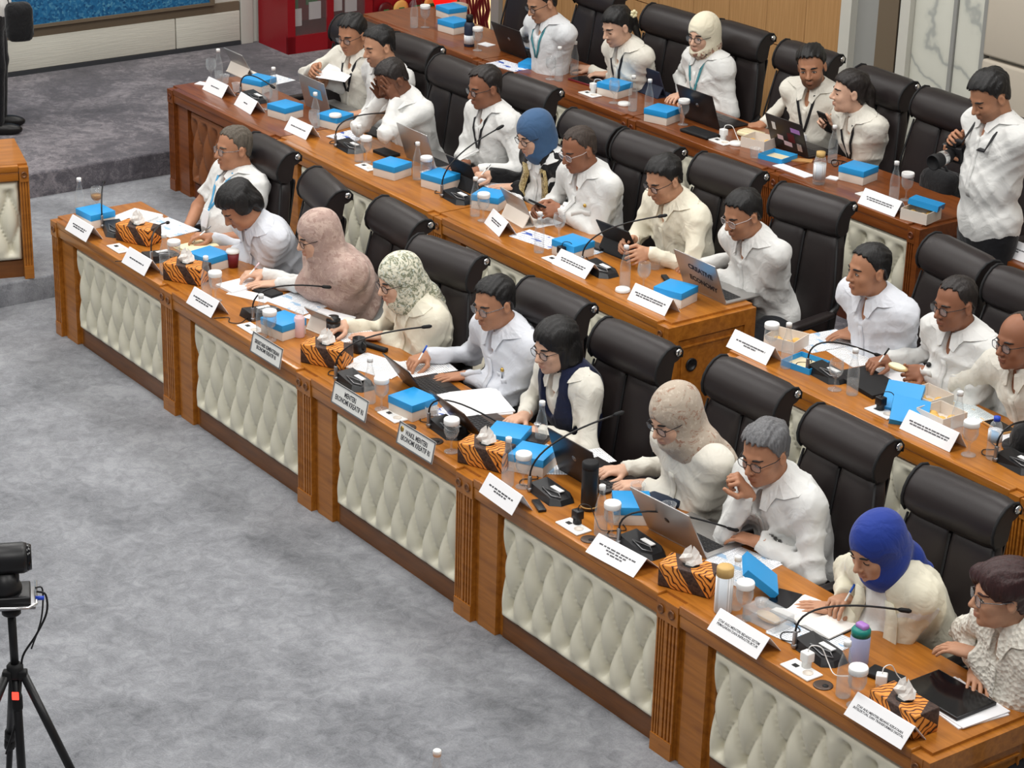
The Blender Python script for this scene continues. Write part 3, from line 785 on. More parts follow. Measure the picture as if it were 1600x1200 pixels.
# hand: wrist at origin, fingers along +y, back of the hand +z, thumb on the +x side
HP = {'flat': (.10, .12, .10, .35), 'rest': (.30, .35, .25, .45), 'type': (.45, .55, .35, .4), 'pen': (.85, .95, .55, .9), 'fist': (1.3, 1.5, .9, 1.0), 'grip': (.75, .8, .5, .7), 'hold': (.55, .6, .35, .5)}
def hand_sdf(p, pose, splay=1.0):
    c0, c1, c2, th = HP[pose]
    d = ell(p, (0, .044, 0), (.039, .052, .0155)); d = smin(d, ell(p, (.020, .030, -.006), (.020, .034, .014)), .012)
    d = smin(d, cone(p, (0, -.022, 0), (0, .01, 0), .0255, .025), .02)
    fl = ((.030, .084, .071, .14), (.010, .090, .079, .04), (-.010, .088, .073, -.05), (-.029, .080, .058, -.16))
    for i, (x, y, ln, sp) in enumerate(fl):
        k = 1.0
        if pose == 'pen' and i == 0: k = .55
        if pose == 'type': k = (1.0, 1.1, .95, .8)[i]
        a = np.array([x, y, .0]); ang = 0; r = .0092-.0006*i*(i == 3)
        base = np.array([x*.75, .05, 0]); d = smin(d, cone(p, base, a, .0115, .0098), .008)
        f = None
        for s, (l, c) in enumerate(zip((.45, .31, .24), (c0*k, c1*k, c2*k))):
            ang += c
            b = a+ln*l*np.array([math.sin(sp*splay)*math.cos(ang), math.cos(sp*splay)*math.cos(ang), -math.sin(ang)])
            q = cone(p, a, b, r, r*.92); f = q if f is None else smin(f, q, .003); a = b; r *= .92
        d = smin(d, f, .0035)
    a = np.array([.028, .022, -.006]); b = a+.040*np.array([.70, .62, -.35*th-.1]); c = b+.034*unit([.40-.5*th, .8, -.5*th]); e = c+.026*unit([.25-.6*th, .9, -.5*th])
    f = smin(smin(cone(p, a, b, .0135, .0115), cone(p, b, c, .0112, .0098), .004), cone(p, c, e, .0098, .0082), .003)
    return smin(d, f, .007)
HANDC = {}
def hand_mesh(pose, h):
    k = (pose, round(h, 4))
    if k not in HANDC: HANDC[k] = nets(lambda p: hand_sdf(p, pose), (-.075, -.075, -.11), (.10, .20, .05), h)
    return HANDC[k]
def frame3(fw, up):
    fw = unit(fw); r = unit(np.cross(fw, up)); u = np.cross(r, fw)
    return np.stack([r, fw, u], 1)      # columns: right, forward, up
def rotv(v, ax, a):
    ax = unit(ax); return v*math.cos(a)+np.cross(ax, v)*math.sin(a)+ax*(ax @ v)*(1-math.cos(a))
FWD0 = -N_
Zv = np.array([0, 0, 1.0])

def person(label, row, head, hz, face=0, hyaw=0, hpitch=10, hroll=0, L=None, R=None, shirt='shirt_white', hair='short', hairm='hair_black',
           thick=.010, fem=False, skin='tan', fat=0.0, sc=1.0, glasses=None, back=False, short=False, lanyard=None, hijab=None, extras=(),
           seat=.46, res=1.0, stand=False, beard=0.0, collar=True, eyes='down', vest=None, trousers='trouser_black', floor=None, shoulder=1.0, name='person', headw=None, torso_pull=0.0):
    zf = ROWZ[row] if floor is None else floor
    seed = (hash(label) % 1000)*.017 if False else (sum(ord(c) for c in label) % 97)*.31
    f = rotv(FWD0, Zv, math.radians(face)); r = np.cross(f, Zv)
    Hc = headw if headw is not None else at(head[0], head[1], zf+hz)
    hf = rotv(f, Zv, math.radians(hyaw)); hr_ = np.cross(hf, Zv)
    hf = rotv(hf, hr_, -math.radians(hpitch)); hu = np.cross(hr_, hf)
    hr_ = rotv(hr_, hf, math.radians(hroll)); hu = rotv(hu, hf, math.radians(hroll))
    RH = np.stack([hr_, hf, hu], 1); hs = sc*1.03
    toW = lambda q: Hc+(np.asarray(q)*hs) @ RH.T
    skull = toW((0, -.022, -.065))
    Nb = skull-f*.032*sc-Zv*.064*sc
    Lt = .50*sc
    if stand: pel = Nb-Zv*(Lt+.02)-f*.0
    else:
        zp = zf+seat+.09; dz = Nb[2]-zp; off = math.sqrt(max(0, Lt*Lt-dz*dz)) if dz < Lt else .03
        off = min(off, .42)
        pel = Nb+(f if back else -f)*off; pel[2] = zp
    s = unit(Nb-pel); Lt = np.linalg.norm(Nb-pel); tf = unit(f-s*(f @ s)); M = np.stack([r, tf, s], 1)
    at_t = lambda a, y, b: pel+r*a+tf*y+s*b*Lt
    sw = (.150 if fem else .176)*sc*shoulder
    SH = {'R': Nb-s*.060*sc+r*sw+tf*.005, 'L': Nb-s*.060*sc-r*sw+tf*.005}
    EL = {}; WR = {}; HM = {}
    for k, spec in (('L', L), ('R', R)):
        sgn = 1 if k == 'R' else -1
        if spec is None: spec = dict(rel=(sgn*.20, .22, .02), pose='rest')
        pose = spec.get('pose', 'rest')
        if 'w' in spec: T = np.asarray(spec['w'], float)
        elif 'rel' in spec: T = at_t(spec['rel'][0], spec['rel'][1], 0)+Zv*spec['rel'][2]
        elif 'hd' in spec: T = toW(spec['hd'])
        else: T = at(spec['px'][0], spec['px'][1], spec['z'])
        hd = spec.get('dir')                # degrees left(+)/right(-) of facing
        if hd is None: hd = 35*sgn
        hdir = rotv(f, Zv, math.radians(hd)); hrt = np.cross(hdir, Zv)
        hdir = rotv(hdir, hrt, math.radians(spec.get('up', 0)))
        upv = rotv(np.cross(hrt, hdir), hdir, math.radians(spec.get('roll', 0))*(1 if k == 'R' else -1))
        wr = T-hdir*.05*sc
        fa = unit(wr-(SH[k]+(-Zv*.24+r*sgn*.06))); ca = float(fa @ hdir); lim = math.radians(50)
        if ca < math.cos(lim):
            axn = np.cross(fa, hdir); n_ = np.linalg.norm(axn)
            if n_ > 1e-4:
                nh = rotv(fa, axn/n_, lim); upv = unit(upv-nh*(upv @ nh)); hdir = nh; wr = T-hdir*.05*sc
        a_, b_ = .285*sc, .25*sc; S = SH[k]; d = wr-S; D = np.linalg.norm(d)
        if D > (a_+b_)*.995:
            kx = D/((a_+b_)*.995)
            if kx > 1.12: print('REACH', label[:40], k, round(kx, 2))
            a_ *= kx; b_ *= kx
        dn = d/D; ca = (a_*a_+D*D-b_*b_)/(2*a_*D); ca = max(-1, min(1, ca))
        pole = -Zv*spec.get('down', .75)+r*sgn*spec.get('out', .55)-f*.15; pole = unit(pole-dn*(pole @ dn))
        EL[k] = S+dn*a_*ca+pole*a_*math.sqrt(max(0, 1-ca*ca)); WR[k] = wr
        x = unit(np.cross(hdir, upv))
        HM[k] = (np.stack([x*(-1 if k == 'R' else 1), hdir, upv], 1), pose)
        if k == 'R': HM[k] = (np.stack([-x, hdir, upv], 1), pose)
    # ---- shirt
    fw_ = .94 if fem else 1.0
    elbow = [EL['L'], EL['R']]
    tp = [('e', at_t(0, .0, .02), (.165*sc*fw_+fat*.6, .125*sc+fat*.5, .13*sc)), ('e', at_t(0, .012+fat*.4, .36), (.138*sc*fw_+fat, .108*sc+fat, .17*sc)),
          ('e', at_t(0, .0, .68), (.168*sc*fw_+fat*.6, .118*sc+fat*.5, .185*sc)), ('c', Nb-s*.066-r*sw*.86, Nb-s*.066+r*sw*.86, .058*sc, .058*sc),
          ('c', Nb-s*.095, Nb-s*.035, .105*sc, .060*sc), ('c', Nb-s*.04-r*.03, SH['L']-s*.004, .05*sc, .050*sc), ('c', Nb-s*.04+r*.03, SH['R']-s*.004, .05*sc, .050*sc)]
    if fem: tp.append(('e', at_t(.0, .065, .62), (.115*sc, .065*sc, .08*sc)))
    if stand: tp.append(('e', at_t(0, -.0, -.12), (.165*sc, .12*sc, .14*sc)))
    def tors(p, off=0.0, k=.045):
        d = None
        for q in tp:
            e = ell(p, q[1], q[2], M) if q[0] == 'e' else cone(p, q[1], q[2], q[3], q[4])
            d = e if d is None else smin(d, e, k)
        return d-off
    def sleeves(p, off=0.0, full=True):
        d = None
        for k in ('L', 'R'):
            u1 = EL[k]
            if short and full:
                e_ = SH[k]+(EL[k]-SH[k])*.72; a = cone(p, SH[k], EL[k], .066*sc, .064*sc); a = smax(a, (p-e_.astype(np.float32)) @ unit(EL[k]-SH[k]).astype(np.float32), .01)
            else:
                a = cone(p, SH[k]-s*.012, EL[k], .058*sc, .054*sc)
                wd_ = unit(WR[k]-EL[k]); b = cone(p, EL[k], WR[k], .051*sc, .040*sc)
                cuff = cone(p, WR[k]-wd_*.055*sc, WR[k], .0415*sc, .0405*sc); b = np.minimum(b, cuff)
                b = smax(b, (p-(WR[k]+wd_*.008).astype(np.float32)) @ wd_.astype(np.float32), .004)
                a = smin(a, b, .03)
            d = a if d is None else np.minimum(d, a)
        return d-off
    rng = random.Random(int(seed*100)); kd = [unit([rng.uniform(-1, 1) for _ in range(3)]) for _ in range(4)]
    def folds(p):
        w1 = np.sin(p @ (kd[0]*30).astype(np.float32)+2.2*np.sin(p @ (kd[1]*13).astype(np.float32))+seed)
        w2 = np.sin(p @ (kd[2]*52).astype(np.float32)+1.8*np.sin(p @ (kd[3]*19).astype(np.float32)))
        a = .0052+0*w1
        for e in elbow: a = a+.0065*np.exp(-((p-e.astype(np.float32))**2).sum(-1)/.012)
        for e in (SH['L'], SH['R']): a = a+.007*np.exp(-((p-(e-s*.12).astype(np.float32))**2).sum(-1)/.012)
        r1 = 1-2*np.abs(w1)**.55; r2 = 1-2*np.abs(w2)**.6
        return a*(-r1*.75+-r2*.4)
    vneck = not hijab and not short or True and not hijab
    bot = pel-s*.09 if not stand else pel-s*(.20)
    def shirt_fn(p):
        d = smin(tors(p, .008), sleeves(p), .075)+folds(p)
        if vneck: d = smax(d, -ell(p, Nb+tf*.085-s*.045, (.024, .075, .060), M), .006)
        return smax(d, (bot.astype(np.float32)-p) @ s.astype(np.float32), .01)
    pts = np.array([pel-s*.22, Nb]+list(EL.values())+list(WR.values())+list(SH.values()))
    lo, hi = pts.min(0)-.19-fat, pts.max(0)+.19+fat
    org = np.array([pel[0], pel[1], zf])
    root = thing(name, label, 'person', tuple(org), 0)
    h = .0108*res
    P, Q = nets(shirt_fn, lo, hi, h)
    sho = link('shirt', np_mesh('shirt', P-org, Q, [shirt]), root)
    # ---- body: head, neck, inner trunk and hands in one mesh
    nkr = (.046 if fem else .056)*sc
    nb_l = ((Nb-s*.02-Hc)/hs) @ RH; sk_l = np.array([0, -.026, -.06])
    hfn = lambda p: smin(head_sdf(p, fem), cone(p, sk_l, nb_l, nkr/hs, (nkr*1.12)/hs), .022)
    hl = np.minimum(nb_l-.08, (-.105, -.125, -.14)); hh = np.maximum(nb_l+.08, (.105, .135, .135)); hl = np.maximum(hl, -.30); hh = np.minimum(hh, .20)
    Ph, Qh = nets(hfn, hl, hh, .0048*res)
    sk = np.array(SKIN[skin]); K = np.tile(sk, (len(Ph), 1))
    lip = np.exp(-((Ph[:, 0]/.020)**4)-((Ph[:, 2]+.066)/.0085)**4)*(Ph[:, 1] > .075)
    K = K*(1-lip[:, None]*.55)+np.array(srgb(164, 84, 78) if fem else srgb(140, 80, 70))*lip[:, None]*.55
    if beard:
        bz = ((Ph[:, 2] < -.048) & (Ph[:, 1] > .0) & (Ph[:, 2] > -.125)).astype(float)*(1-lip)*np.clip((-.035-Ph[:, 2])/.03, 0, 1)
        ms = np.exp(-((Ph[:, 2]+.049)/.006)**4)*(np.abs(Ph[:, 0]) < .026)*(Ph[:, 1] > .07)
        b = np.maximum(bz, ms)*beard; K = K*(1-b[:, None])+np.array(srgb(40, 30, 26))*b[:, None]
    parts = [(toW(Ph), Qh, K)]
    P, Q = nets(lambda p: smin(tors(p, -.022), sleeves(p, -.026, False), .02), lo, hi, .022)
    parts.append((P, Q, np.tile(sk, (len(P), 1))))
    for k in ('L', 'R'):
        Mh, pose = HM[k]; P, Q = hand_mesh(pose, .0045*res); P = P.copy()
        if np.linalg.det(Mh) < 0: Q = Q[:, ::-1]
        Pw = WR[k]+(P*sc*1.02) @ Mh.T
        parts.append((Pw, Q, np.tile(sk*1.02, (len(P), 1))))
        if short:
            P, Q = nets(lambda p: smin(cone(p, SH[k], EL[k], .048*sc, .042*sc), cone(p, EL[k], WR[k], .043*sc, .027*sc), .02),
                        np.min([SH[k], EL[k], WR[k]], 0)-.07, np.max([SH[k], EL[k], WR[k]], 0)+.07, .011*res)
            parts.append((P, Q, np.tile(sk, (len(P), 1))))
    P, Q, K = joinp(parts)
    link('body', np_mesh('body', P-org, Q, ['skin'], K), root)
    # ---- eyes and brows
    for sx in (-1, 1):
        y = trace_y(hfn, sx*.032, -.001)
        e = MB()
        if eyes == 'open':
            e.ball((sx*.032, y-.0045, -.001), (.0125, .0065, .0062), 10, 6, 0); e.ball((sx*.032, y-.0005, -.001), (.0058, .004, .0056), 8, 6, 1)
        arc = [(sx*.032+.0145*q, y-.0005-.004*q*q, -.0015+(.0055 if eyes == 'open' else -.003)*(1-q*q)) for q in (-1, -.6, -.2, .2, .6, 1)]
        e.tube(arc, .0024, 5, 1)
        e.v = [tuple(toW(q)-org) for q in e.v]; e.build('eye', ['eye_white', 'eye_dark'], root)
        if not hijab or True:
            bp = []
            for q in (-1, -.5, 0, .5, 1):
                x = sx*(.033+.017*q); z = .020+.0035*(1-q*q)-.001*q; bp.append((x, trace_y(hfn, x, z)+.0005, z))
            b = MB().tube(bp, [.0030, .0046, .0048, .004, .002], 5); b.v = [tuple(toW(q)-org) for q in b.v]
            b.build('eyebrow', hairm if hairm not in ('hair_grey', 'hair_thin') else 'hair_dark', root)
    # ---- hair or hijab
    if hijab:
        mt, style = hijab
        hd_ax = tf
        Nbl = Nb.astype(np.float32)
        def hij(p):
            q = ((p-Hc.astype(np.float32))/hs) @ RH.astype(np.float32)
            lowm = np.clip((-.02-q[:, 2])/.06, 0, 1)
            w = (.0006+.0042*lowm)*np.sin(q[:, 2]*48+34*q[:, 1]+1.2*np.sin(q[:, 0]*14+seed)+10*np.abs(q[:, 0])+seed)
            d = ell(q, (0, -.022, .034), (.091, .113, .104)); d = smin(d, ell(q, (0, -.045, -.05), (.085, .085, .10)), .04)
            d = smin(d, ell(q, (0, .018, -.100), (.066, .072, .045)), .035)
            d = d*hs
            d = smin(d, cone(p, toW((0, -.02, -.08)), Nb-s*(.03 if style == 'cape' else .008)+tf*.012, .085*sc, (.10 if style == 'cape' else .080)*sc), .04)
            if style == 'cape':
                c = smin(tors(p, .026), sleeves(p, .02, False), .06); c = smax(c, (at_t(0, 0, .30).astype(np.float32)-p) @ unit(s+.3*tf).astype(np.float32), .02)
                far = np.minimum(np.sqrt(((p-EL['L'].astype(np.float32))**2).sum(-1)), 9)
                for k in ('L', 'R'):
                    wd_ = unit(WR[k]-EL[k]); c = smax(c, (p-(EL[k]+wd_*.06).astype(np.float32)) @ wd_.astype(np.float32), .01)
                d = smin(d, c, .05)
            elif style == 'drape':
                d = smin(d, cone(p, Nb-r*.05-s*.01+tf*.01, Nb+r*.05-s*.01+tf*.01, .082*sc, .082*sc), .04)
                d = smin(d, cone(p, Nb-tf*.05-r*.09-s*.02, at_t(-.17, -.085, .58), .055, .035), .04)
            elif style == 'tails':
                d = smin(d, cone(p, toW((0, -.10, -.05)), at_t(-.04, -.12, .78), .055, .03), .03)
            d = d+w
            face_ = ell(q, (0, .120, -.022), (.050, .105, .068))*hs
            return smax(d, -face_, .007)
        rad = .24 if style == 'cape' else .2
        pl = [Hc, Nb, Nb-s*.05]+([at_t(0, 0, .3), EL['L'], EL['R']] if style == 'cape' else [at_t(0, 0, .5)] if style in ('drape', 'tails') else [])
        pl = np.array(pl); P, Q = nets(hij, pl.min(0)-rad+.03, pl.max(0)+rad-.03, .0085*res)
        ho = link('hijab', np_mesh('hijab', P-org, Q, [mt]), root)
    elif hair:
        P, Q = nets(lambda p: hair_sdf(p, hair, fem, thick, seed), (-.12, -.19, -.18), (.12, .125, .16), .0055*res)
        link('hair', np_mesh('hair', toW(P)-org, Q, [hairm]), root)
    # ---- glasses
    if glasses:
        gm = glasses if isinstance(glasses, str) else 'frame_black'
        ye = trace_y(hfn, .032, .0)+.013; g = MB()
        for sx in (-1, 1):
            ring = []
            for i in range(17):
                q = 2*math.pi*i/16; cx, cz = math.cos(q), math.sin(q)
                ring.append((sx*.0335+.0235*math.copysign(abs(cx)**.75, cx), ye-.004*abs(cx)*(1 if cx*sx > 0 else 0), -.003+.0185*math.copysign(abs(cz)**.75, cz)))
            g.tube(ring, .0016, 5, 0, cap=False)
            g.tube([(sx*.057, ye-.004, .004), (sx*.079, .03, .004), (sx*.080, -.012, .008), (sx*.079, -.028, -.012)], .0018, 5, 0)
        g.tube([(-.011, ye, .002), (0, ye+.002, .005), (.011, ye, .002)], .0018, 5, 0)
        g.v = [tuple(toW(q)-org) for q in g.v]; go = g.build('glasses', gm, root)
        for sx in (-1, 1):
            v = [(sx*.0335+.022*math.copysign(abs(math.cos(q))**.75, math.cos(q)), ye-.002, -.003+.017*math.copysign(abs(math.sin(q))**.75, math.sin(q))) for q in [2*math.pi*i/16 for i in range(16)]]
            l_ = MB(); l_.add(v, [tuple(range(16))]); l_.v = [tuple(toW(q)-org) for q in l_.v]; l_.build('lens', 'lens', go)
    # ---- things laid on the shirt front
    sf = lambda p: float(shirt_fn(np.asarray(p, np.float32)[None])[0])
    def lay(a, b, eps=.004):
        p = Nb-s*b*sc+r*a*sc+tf*.34
        for _ in range(40):
            d = sf(p)
            if d < eps: break
            p = p-tf*min(d*.8, .05)
        return p
    def strip(nm, pts_, wdt, mt, eps=.005, par=None):
        C = [np.array(lay(a, b, eps)) for a, b in pts_]; v = []
        for i, c in enumerate(C):
            t_ = unit(C[min(i+1, len(C)-1)]-C[max(i-1, 0)]); sd = unit(np.cross(t_, tf))
            v += [tuple(c-sd*wdt/2-org), tuple(c+sd*wdt/2-org)]
        n_ = len(C); fs = [(2*i, 2*i+1, 2*i+3, 2*i+2) for i in range(n_-1)]
        o = MB().add(v, fs, 0, True).build(nm, mt, par or root)
        md = o.modifiers.new('t', 'SOLIDIFY'); md.thickness = .003; md.offset = 0
        return o
    if collar and not (hijab and hijab[1] in ('cape', 'drape')):
        na = unit(skull-Nb); v = []; n_ = 25
        for i in range(n_):
            th = math.radians(14+332*i/(n_-1)); dr_ = tf*math.cos(th)+r*math.sin(th)
            fr_ = max(0, math.cos(th)); pt = max(0, 1-abs(abs(math.degrees(th) if th < math.pi else 360-math.degrees(th))-24)/26)
            nr = nkr+.007
            top = Nb+na*(.040-.030*fr_)*sc+dr_*nr+tf*(.016*fr_)
            bt_ = Nb-s*(.010+.062*pt)*sc+dr_*(nr+.022+.014*pt)+tf*(.016*fr_)
            for _ in range(10):
                d = sf(bt_)
                if d > .007: break
                bt_ = bt_+(dr_*.6+tf*.6*fr_+s*.1)*(.009-d)*.7
            mid = top*.86+bt_*.14+dr_*.005
            v += [tuple(top-org), tuple(mid-org), tuple(bt_-org)]
        fs = []
        for i in range(n_-1):
            for k in (0, 1): fs.append((3*i+k, 3*i+k+1, 3*i+k+4, 3*i+k+3))
        o = MB().add(v, fs, 0, False).build('collar', shirt, sho)
        md = o.modifiers.new('t', 'SOLIDIFY'); md.thickness = .004
    if collar and not vest and not (hijab and hijab[1] == 'cape'):
        strip('placket', [(0, .085+.028*i) for i in range(12)], .030, shirt, .004, sho)
    if lanyard:
        for sx in (-1, 1):
            strip('lanyard', [(sx*.058, .015), (sx*.054, .06), (sx*.040, .12), (sx*.020, .19), (sx*.006, .24)], .017, lanyard, .008)
        if 'badge' in extras:
            c = lay(0, .30, .012); Mx = Matrix([[r[i], tf[i], s[i], (c-org)[i]] for i in range(3)]+[[0, 0, 0, 1]])
            MB().box(-.034, .034, -.002, .002, -.05, .05, M=Mx, bev=.001).build('badge', 'badge', root)
            strip('lanyard', [(0, .24), (0, .26)], .014, lanyard, .008)
    for ex in extras:
        if ex == 'pockets':
            for sx in (-1, 1): strip('pocket_flap', [(sx*.045, .185), (sx*.07, .187), (sx*.10, .19), (sx*.125, .193)], .034, shirt, .005, sho)
        if ex == 'pin':
            c = lay(-.085, .15, .006); MB().ball(tuple(c-org), .011, 10, 6).build('lapel_pin', 'gold', root)
        if ex == 'darkpin':
            c = lay(.085, .16, .006); MB().ball(tuple(c-org), (.013, .013, .013), 10, 6).build('lapel_pin', 'black_plastic', root)
        if ex == 'nametag':
            strip('name_tag', [(.06, .17), (.085, .172), (.11, .174)], .016, 'black_plastic', .008)
        if ex == 'brooch':
            for q in range(4): MB().ball(tuple(lay(-.035+.008*(q % 2), .16+.022*q, .02)-org), .011, 8, 6).build('brooch', 'cream_paper', root)
        if ex == 'epaulettes':
            for k in ('L', 'R'):
                sgn = 1 if k == 'R' else -1
                MB().tube([tuple(Nb+r*sgn*.07-s*.028+Zv*.040-org), tuple(SH[k]+s*.062-r*sgn*.01-org), tuple(SH[k]+s*.050+r*sgn*.03-org)], .017, 6, flat=.35).build('epaulette', shirt, sho)
        if ex in ('watchL', 'watchR', 'bandR', 'bandL'):
            k = ex[-1]; wd_ = unit(WR[k]-EL[k]); c = WR[k]+HM[k][0][:, 1]*.004 if not short else WR[k]-wd_*.02
            Mh = HM[k][0]; ring = []
            for i in range(13):
                q = 2*math.pi*i/12; ring.append(tuple(c+Mh[:, 0]*.031*math.cos(q)+Mh[:, 2]*.027*math.sin(q)-org))
            b = MB().tube(ring, .0055, 6, cap=False).build('wrist_band', 'frame_black' if ex[:4] == 'band' else 'black_plastic', root)
            if ex[:5] == 'watch':
                Mx = Matrix([[Mh[i, 0], Mh[i, 1], Mh[i, 2], (c+Mh[:, 2]*.029-org)[i]] for i in range(3)]+[[0, 0, 0, 1]])
                MB().lathe([(.017, 0), (.018, .006), (.015, .008), (0, .008)], 14, M=Mx).build('watch_face', 'silver_tip', b)
    if vest:
        def vfn(p):
            d = tors(p, .024)
            q = (p-Nb.astype(np.float32)) @ M.astype(np.float32)
            d = smax(d, -(np.maximum(.085-np.abs(q[:, 0]), -1)*0+ell(q, (.16*1.0, 0, -.05), (.055, .2, .20))), .01)
            d = smax(d, -ell(q, (-.16, 0, -.05), (.055, .2, .20)), .01); d = smax(d, np.abs(q[:, 0])-.150, .02)
            d = smax(d, -ell(q, (0, .14, .02), (.062, .16, .20)), .01)
            return smax(d, (bot.astype(np.float32)-p) @ s.astype(np.float32), .01)
        P, Q = nets(vfn, np.minimum(pel, Nb)-.24, np.maximum(pel, Nb)+.24, .009)
        link('vest', np_mesh('vest', P-org, Q, [vest]), root)
    if 'robe' in extras or 'jacket' in extras:
        mt = 'black_cloth' if 'robe' in extras else 'blazer_cream'
        def jfn(p):
            d = smin(tors(p, .020), sleeves(p, .010), .03)+folds(p)
            q = (p-Nb.astype(np.float32)) @ M.astype(np.float32)
            d = smax(d, -ell(q, (0, .16, -.22), (.075, .17, .36)), .012)
            return smax(d, (bot.astype(np.float32)-p) @ s.astype(np.float32), .01)
        P, Q = nets(jfn, lo, hi, h)
        jo = link('robe' if 'robe' in extras else 'jacket', np_mesh('jacket', P-org, Q, [mt]), root)
        tm = 'gold_trim' if 'robe' in extras else 'blazer_cream'
        sf2 = shirt_fn
        shirt_fn_ = shirt_fn
        def lay2(a, b):
            p = Nb-s*b+r*a+tf*.34
            for _ in range(40):
                d = min(float(jfn(np.asarray(p, np.float32)[None])[0]), 1)
                if d < .004: break
                p = p-tf*min(d*.8, .05)
            return p
        for sx in (-1, 1):
            C = [lay2(sx*a, b) for a, b in ((.080, .03), (.090, .09), (.094, .16), (.094, .24), (.090, .32))]; v = []
            for i, c in enumerate(C):
                wv_ = .028 if 'robe' in extras else (.022, .03, .034, .024, .012)[i]
                v += [tuple(c-r*wv_-org), tuple(c+r*wv_-org)]
            o = MB().add(v, [(2*i, 2*i+1, 2*i+3, 2*i+2) for i in range(4)], 0, True).build('trim' if 'robe' in extras else 'lapel', tm, jo)
            md = o.modifiers.new('t', 'SOLIDIFY'); md.thickness = .005; md.offset = 0
    # ---- trousers and shoes
    KN = {}; AN = {}
    for k, sgn in (('L', -1), ('R', 1)):
        hip = pel+r*sgn*.085*sc-s*.02
        if stand:
            KN[k] = np.array([hip[0]+r[0]*sgn*.02, hip[1]+r[1]*sgn*.02, zf+.48*sc])+f*.03; AN[k] = np.array([KN[k][0], KN[k][1], zf+.09])-f*.02
        else:
            KN[k] = hip+f*.40*sc+r*sgn*.05; KN[k][2] = zf+.47; AN[k] = KN[k]+f*.02; AN[k] = np.array([AN[k][0], AN[k][1], zf+.09])
    def tro(p):
        d = ell(p, pel-s*(.10 if stand else .04), (.160*sc+fat*.5, .118*sc+fat*.3, .13*sc if stand else .11), M)
        for k, sgn in (('L', -1), ('R', 1)):
            hip = pel+r*sgn*.085*sc-s*.04
            l_ = smin(cone(p, hip, KN[k], .088*sc+fat*.3, .066*sc), cone(p, KN[k], AN[k], .064*sc, .055*sc), .02); d = smin(d, l_, .03)
        d = smax(d, zf+.05-p[:, 2], .005)
        return d+.5*folds(p)
    al = np.array([pel]+list(KN.values())+list(AN.values())); P, Q = nets(tro, al.min(0)-.2, al.max(0)+.2, .02)
    link('trousers', np_mesh('trousers', P-org, Q, [trousers]), root)
    for k in ('L', 'R'):
        b = np.array([AN[k][0], AN[k][1], zf])
        fn = lambda p: smax(smin(ell(p, b+f*.05+Zv*.035, (.048, .13, .045), np.stack([r, f, Zv], 1)), cone(p, b-f*.03+Zv*.05, b-f*.03+Zv*.10, .045, .045), .03), zf+.002-p[:, 2], .004)
        P, Q = nets(fn, b-.2+np.array([0, 0, .19]), b+.22, .014); link('shoe', np_mesh('shoe', P-org, Q, ['shoe']), root)
    return dict(root=root, WR=WR, HM=HM, Hc=Hc, Nb=Nb, f=f, r=r, s=s, tf=tf, toW=toW, org=org, lay=lay, EL=EL, SH=SH, pel=pel)
# ------------------------------------------------------------------ the people
D1, D2, D3 = DZ(1), DZ(2), DZ(3)
def hd_(x, y, z, pose='rest', **k): return dict(px=(x, y), z=z, pose=pose, **k)
PE = {}
# front row
PE['lan'] = person('person in short sleeves with light blue lanyard leaning back at the front row end', 1, (365, 231), 1.17, face=0, hyaw=-4, hpitch=2, skin='tan',
    hair='crop', hairm='hair_salt', thick=.005, R=dict(rel=(.10, .26, .08), pose='rest', dir=30, out=1.1), L=dict(rel=(-.08, .26, .09), pose='rest', dir=-30), short=True, fat=.045,
    lanyard='lanyard_blue', extras=('badge',), glasses='frame_silver', back=True, eyes='open')
PE['writer'] = person('person bent low over a yellow notepad, writing, front row', 1, (373, 322), 1.05, hyaw=-8, hpitch=38, skin='tan', hair='mop', thick=.014,
    R=hd_(318, 369, D1+.05, 'pen', dir=15), L=hd_(349, 390, D1+.03, 'flat', dir=-35), shirt='shirt_cool', fat=.01)
PE['rose'] = person('person in a long brown-pink hijab draped over the shoulders, writing', 1, (495, 368), 1.10, hyaw=-12, hpitch=16, skin='fair', fem=True, hijab=('hijab_rose', 'cape'),
    R=hd_(396, 428, D1+.05, 'pen', dir=10), L=hd_(420, 444, D1+.025, 'flat', dir=-20), shirt='shirt_white', glasses='frame_black', fat=.03)
PE['pat'] = person('person in a patterned cream-green hijab and cream blouse, front row', 1, (622, 437), 1.08, hyaw=-5, hpitch=14, skin='fair', fem=True, hijab=('hijab_pattern', 'tails'),
    R=hd_(527, 511, D1+.05, 'rest', dir=10), L=hd_(584, 525, D1+.025, 'flat', dir=-10), shirt='shirt_cream', glasses='frame_black', fat=.02)
PE['menteri'] = person('person in white shirt with flap pockets writing with a blue pen at the MENTERI nameplate', 1, (772, 473), 1.14, hyaw=3, hpitch=12, skin='tan', hair='short',
    R=hd_(655, 560, D1+.05, 'pen', dir=10), L=hd_(715, 588, D1+.02, 'flat', dir=-20), shirt='shirt_cool', extras=('pockets', 'pin', 'epaulettes'), glasses='frame_silver', fat=.03, shoulder=1.06)
PE['vest'] = person('person in navy vest over white blouse, typing on a laptop', 1, (866, 540), 1.12, hyaw=3, hpitch=12, skin='fair', hair='bob', fem=True, sc=.97,
    R=hd_(808, 654, D1+.03, 'type', dir=10), L=hd_(826, 675, D1+.03, 'type', dir=-10), shirt='shirt_ivory', vest='navy_knit', glasses='frame_black', extras=('brooch', 'watchL'))
PE['taupe'] = person('person in taupe floral hijab and white blouse, typing on a dark laptop', 1, (1052, 650), 1.13, hyaw=0, hpitch=22, skin='fair', hijab=('taupe_floral', 'drape'), fem=True, sc=1.04,
    R=hd_(960, 735, D1+.03, 'type', dir=10), L=hd_(988, 758, D1+.03, 'type', dir=-5), shirt='shirt_ivory', glasses='frame_black', fat=.025)
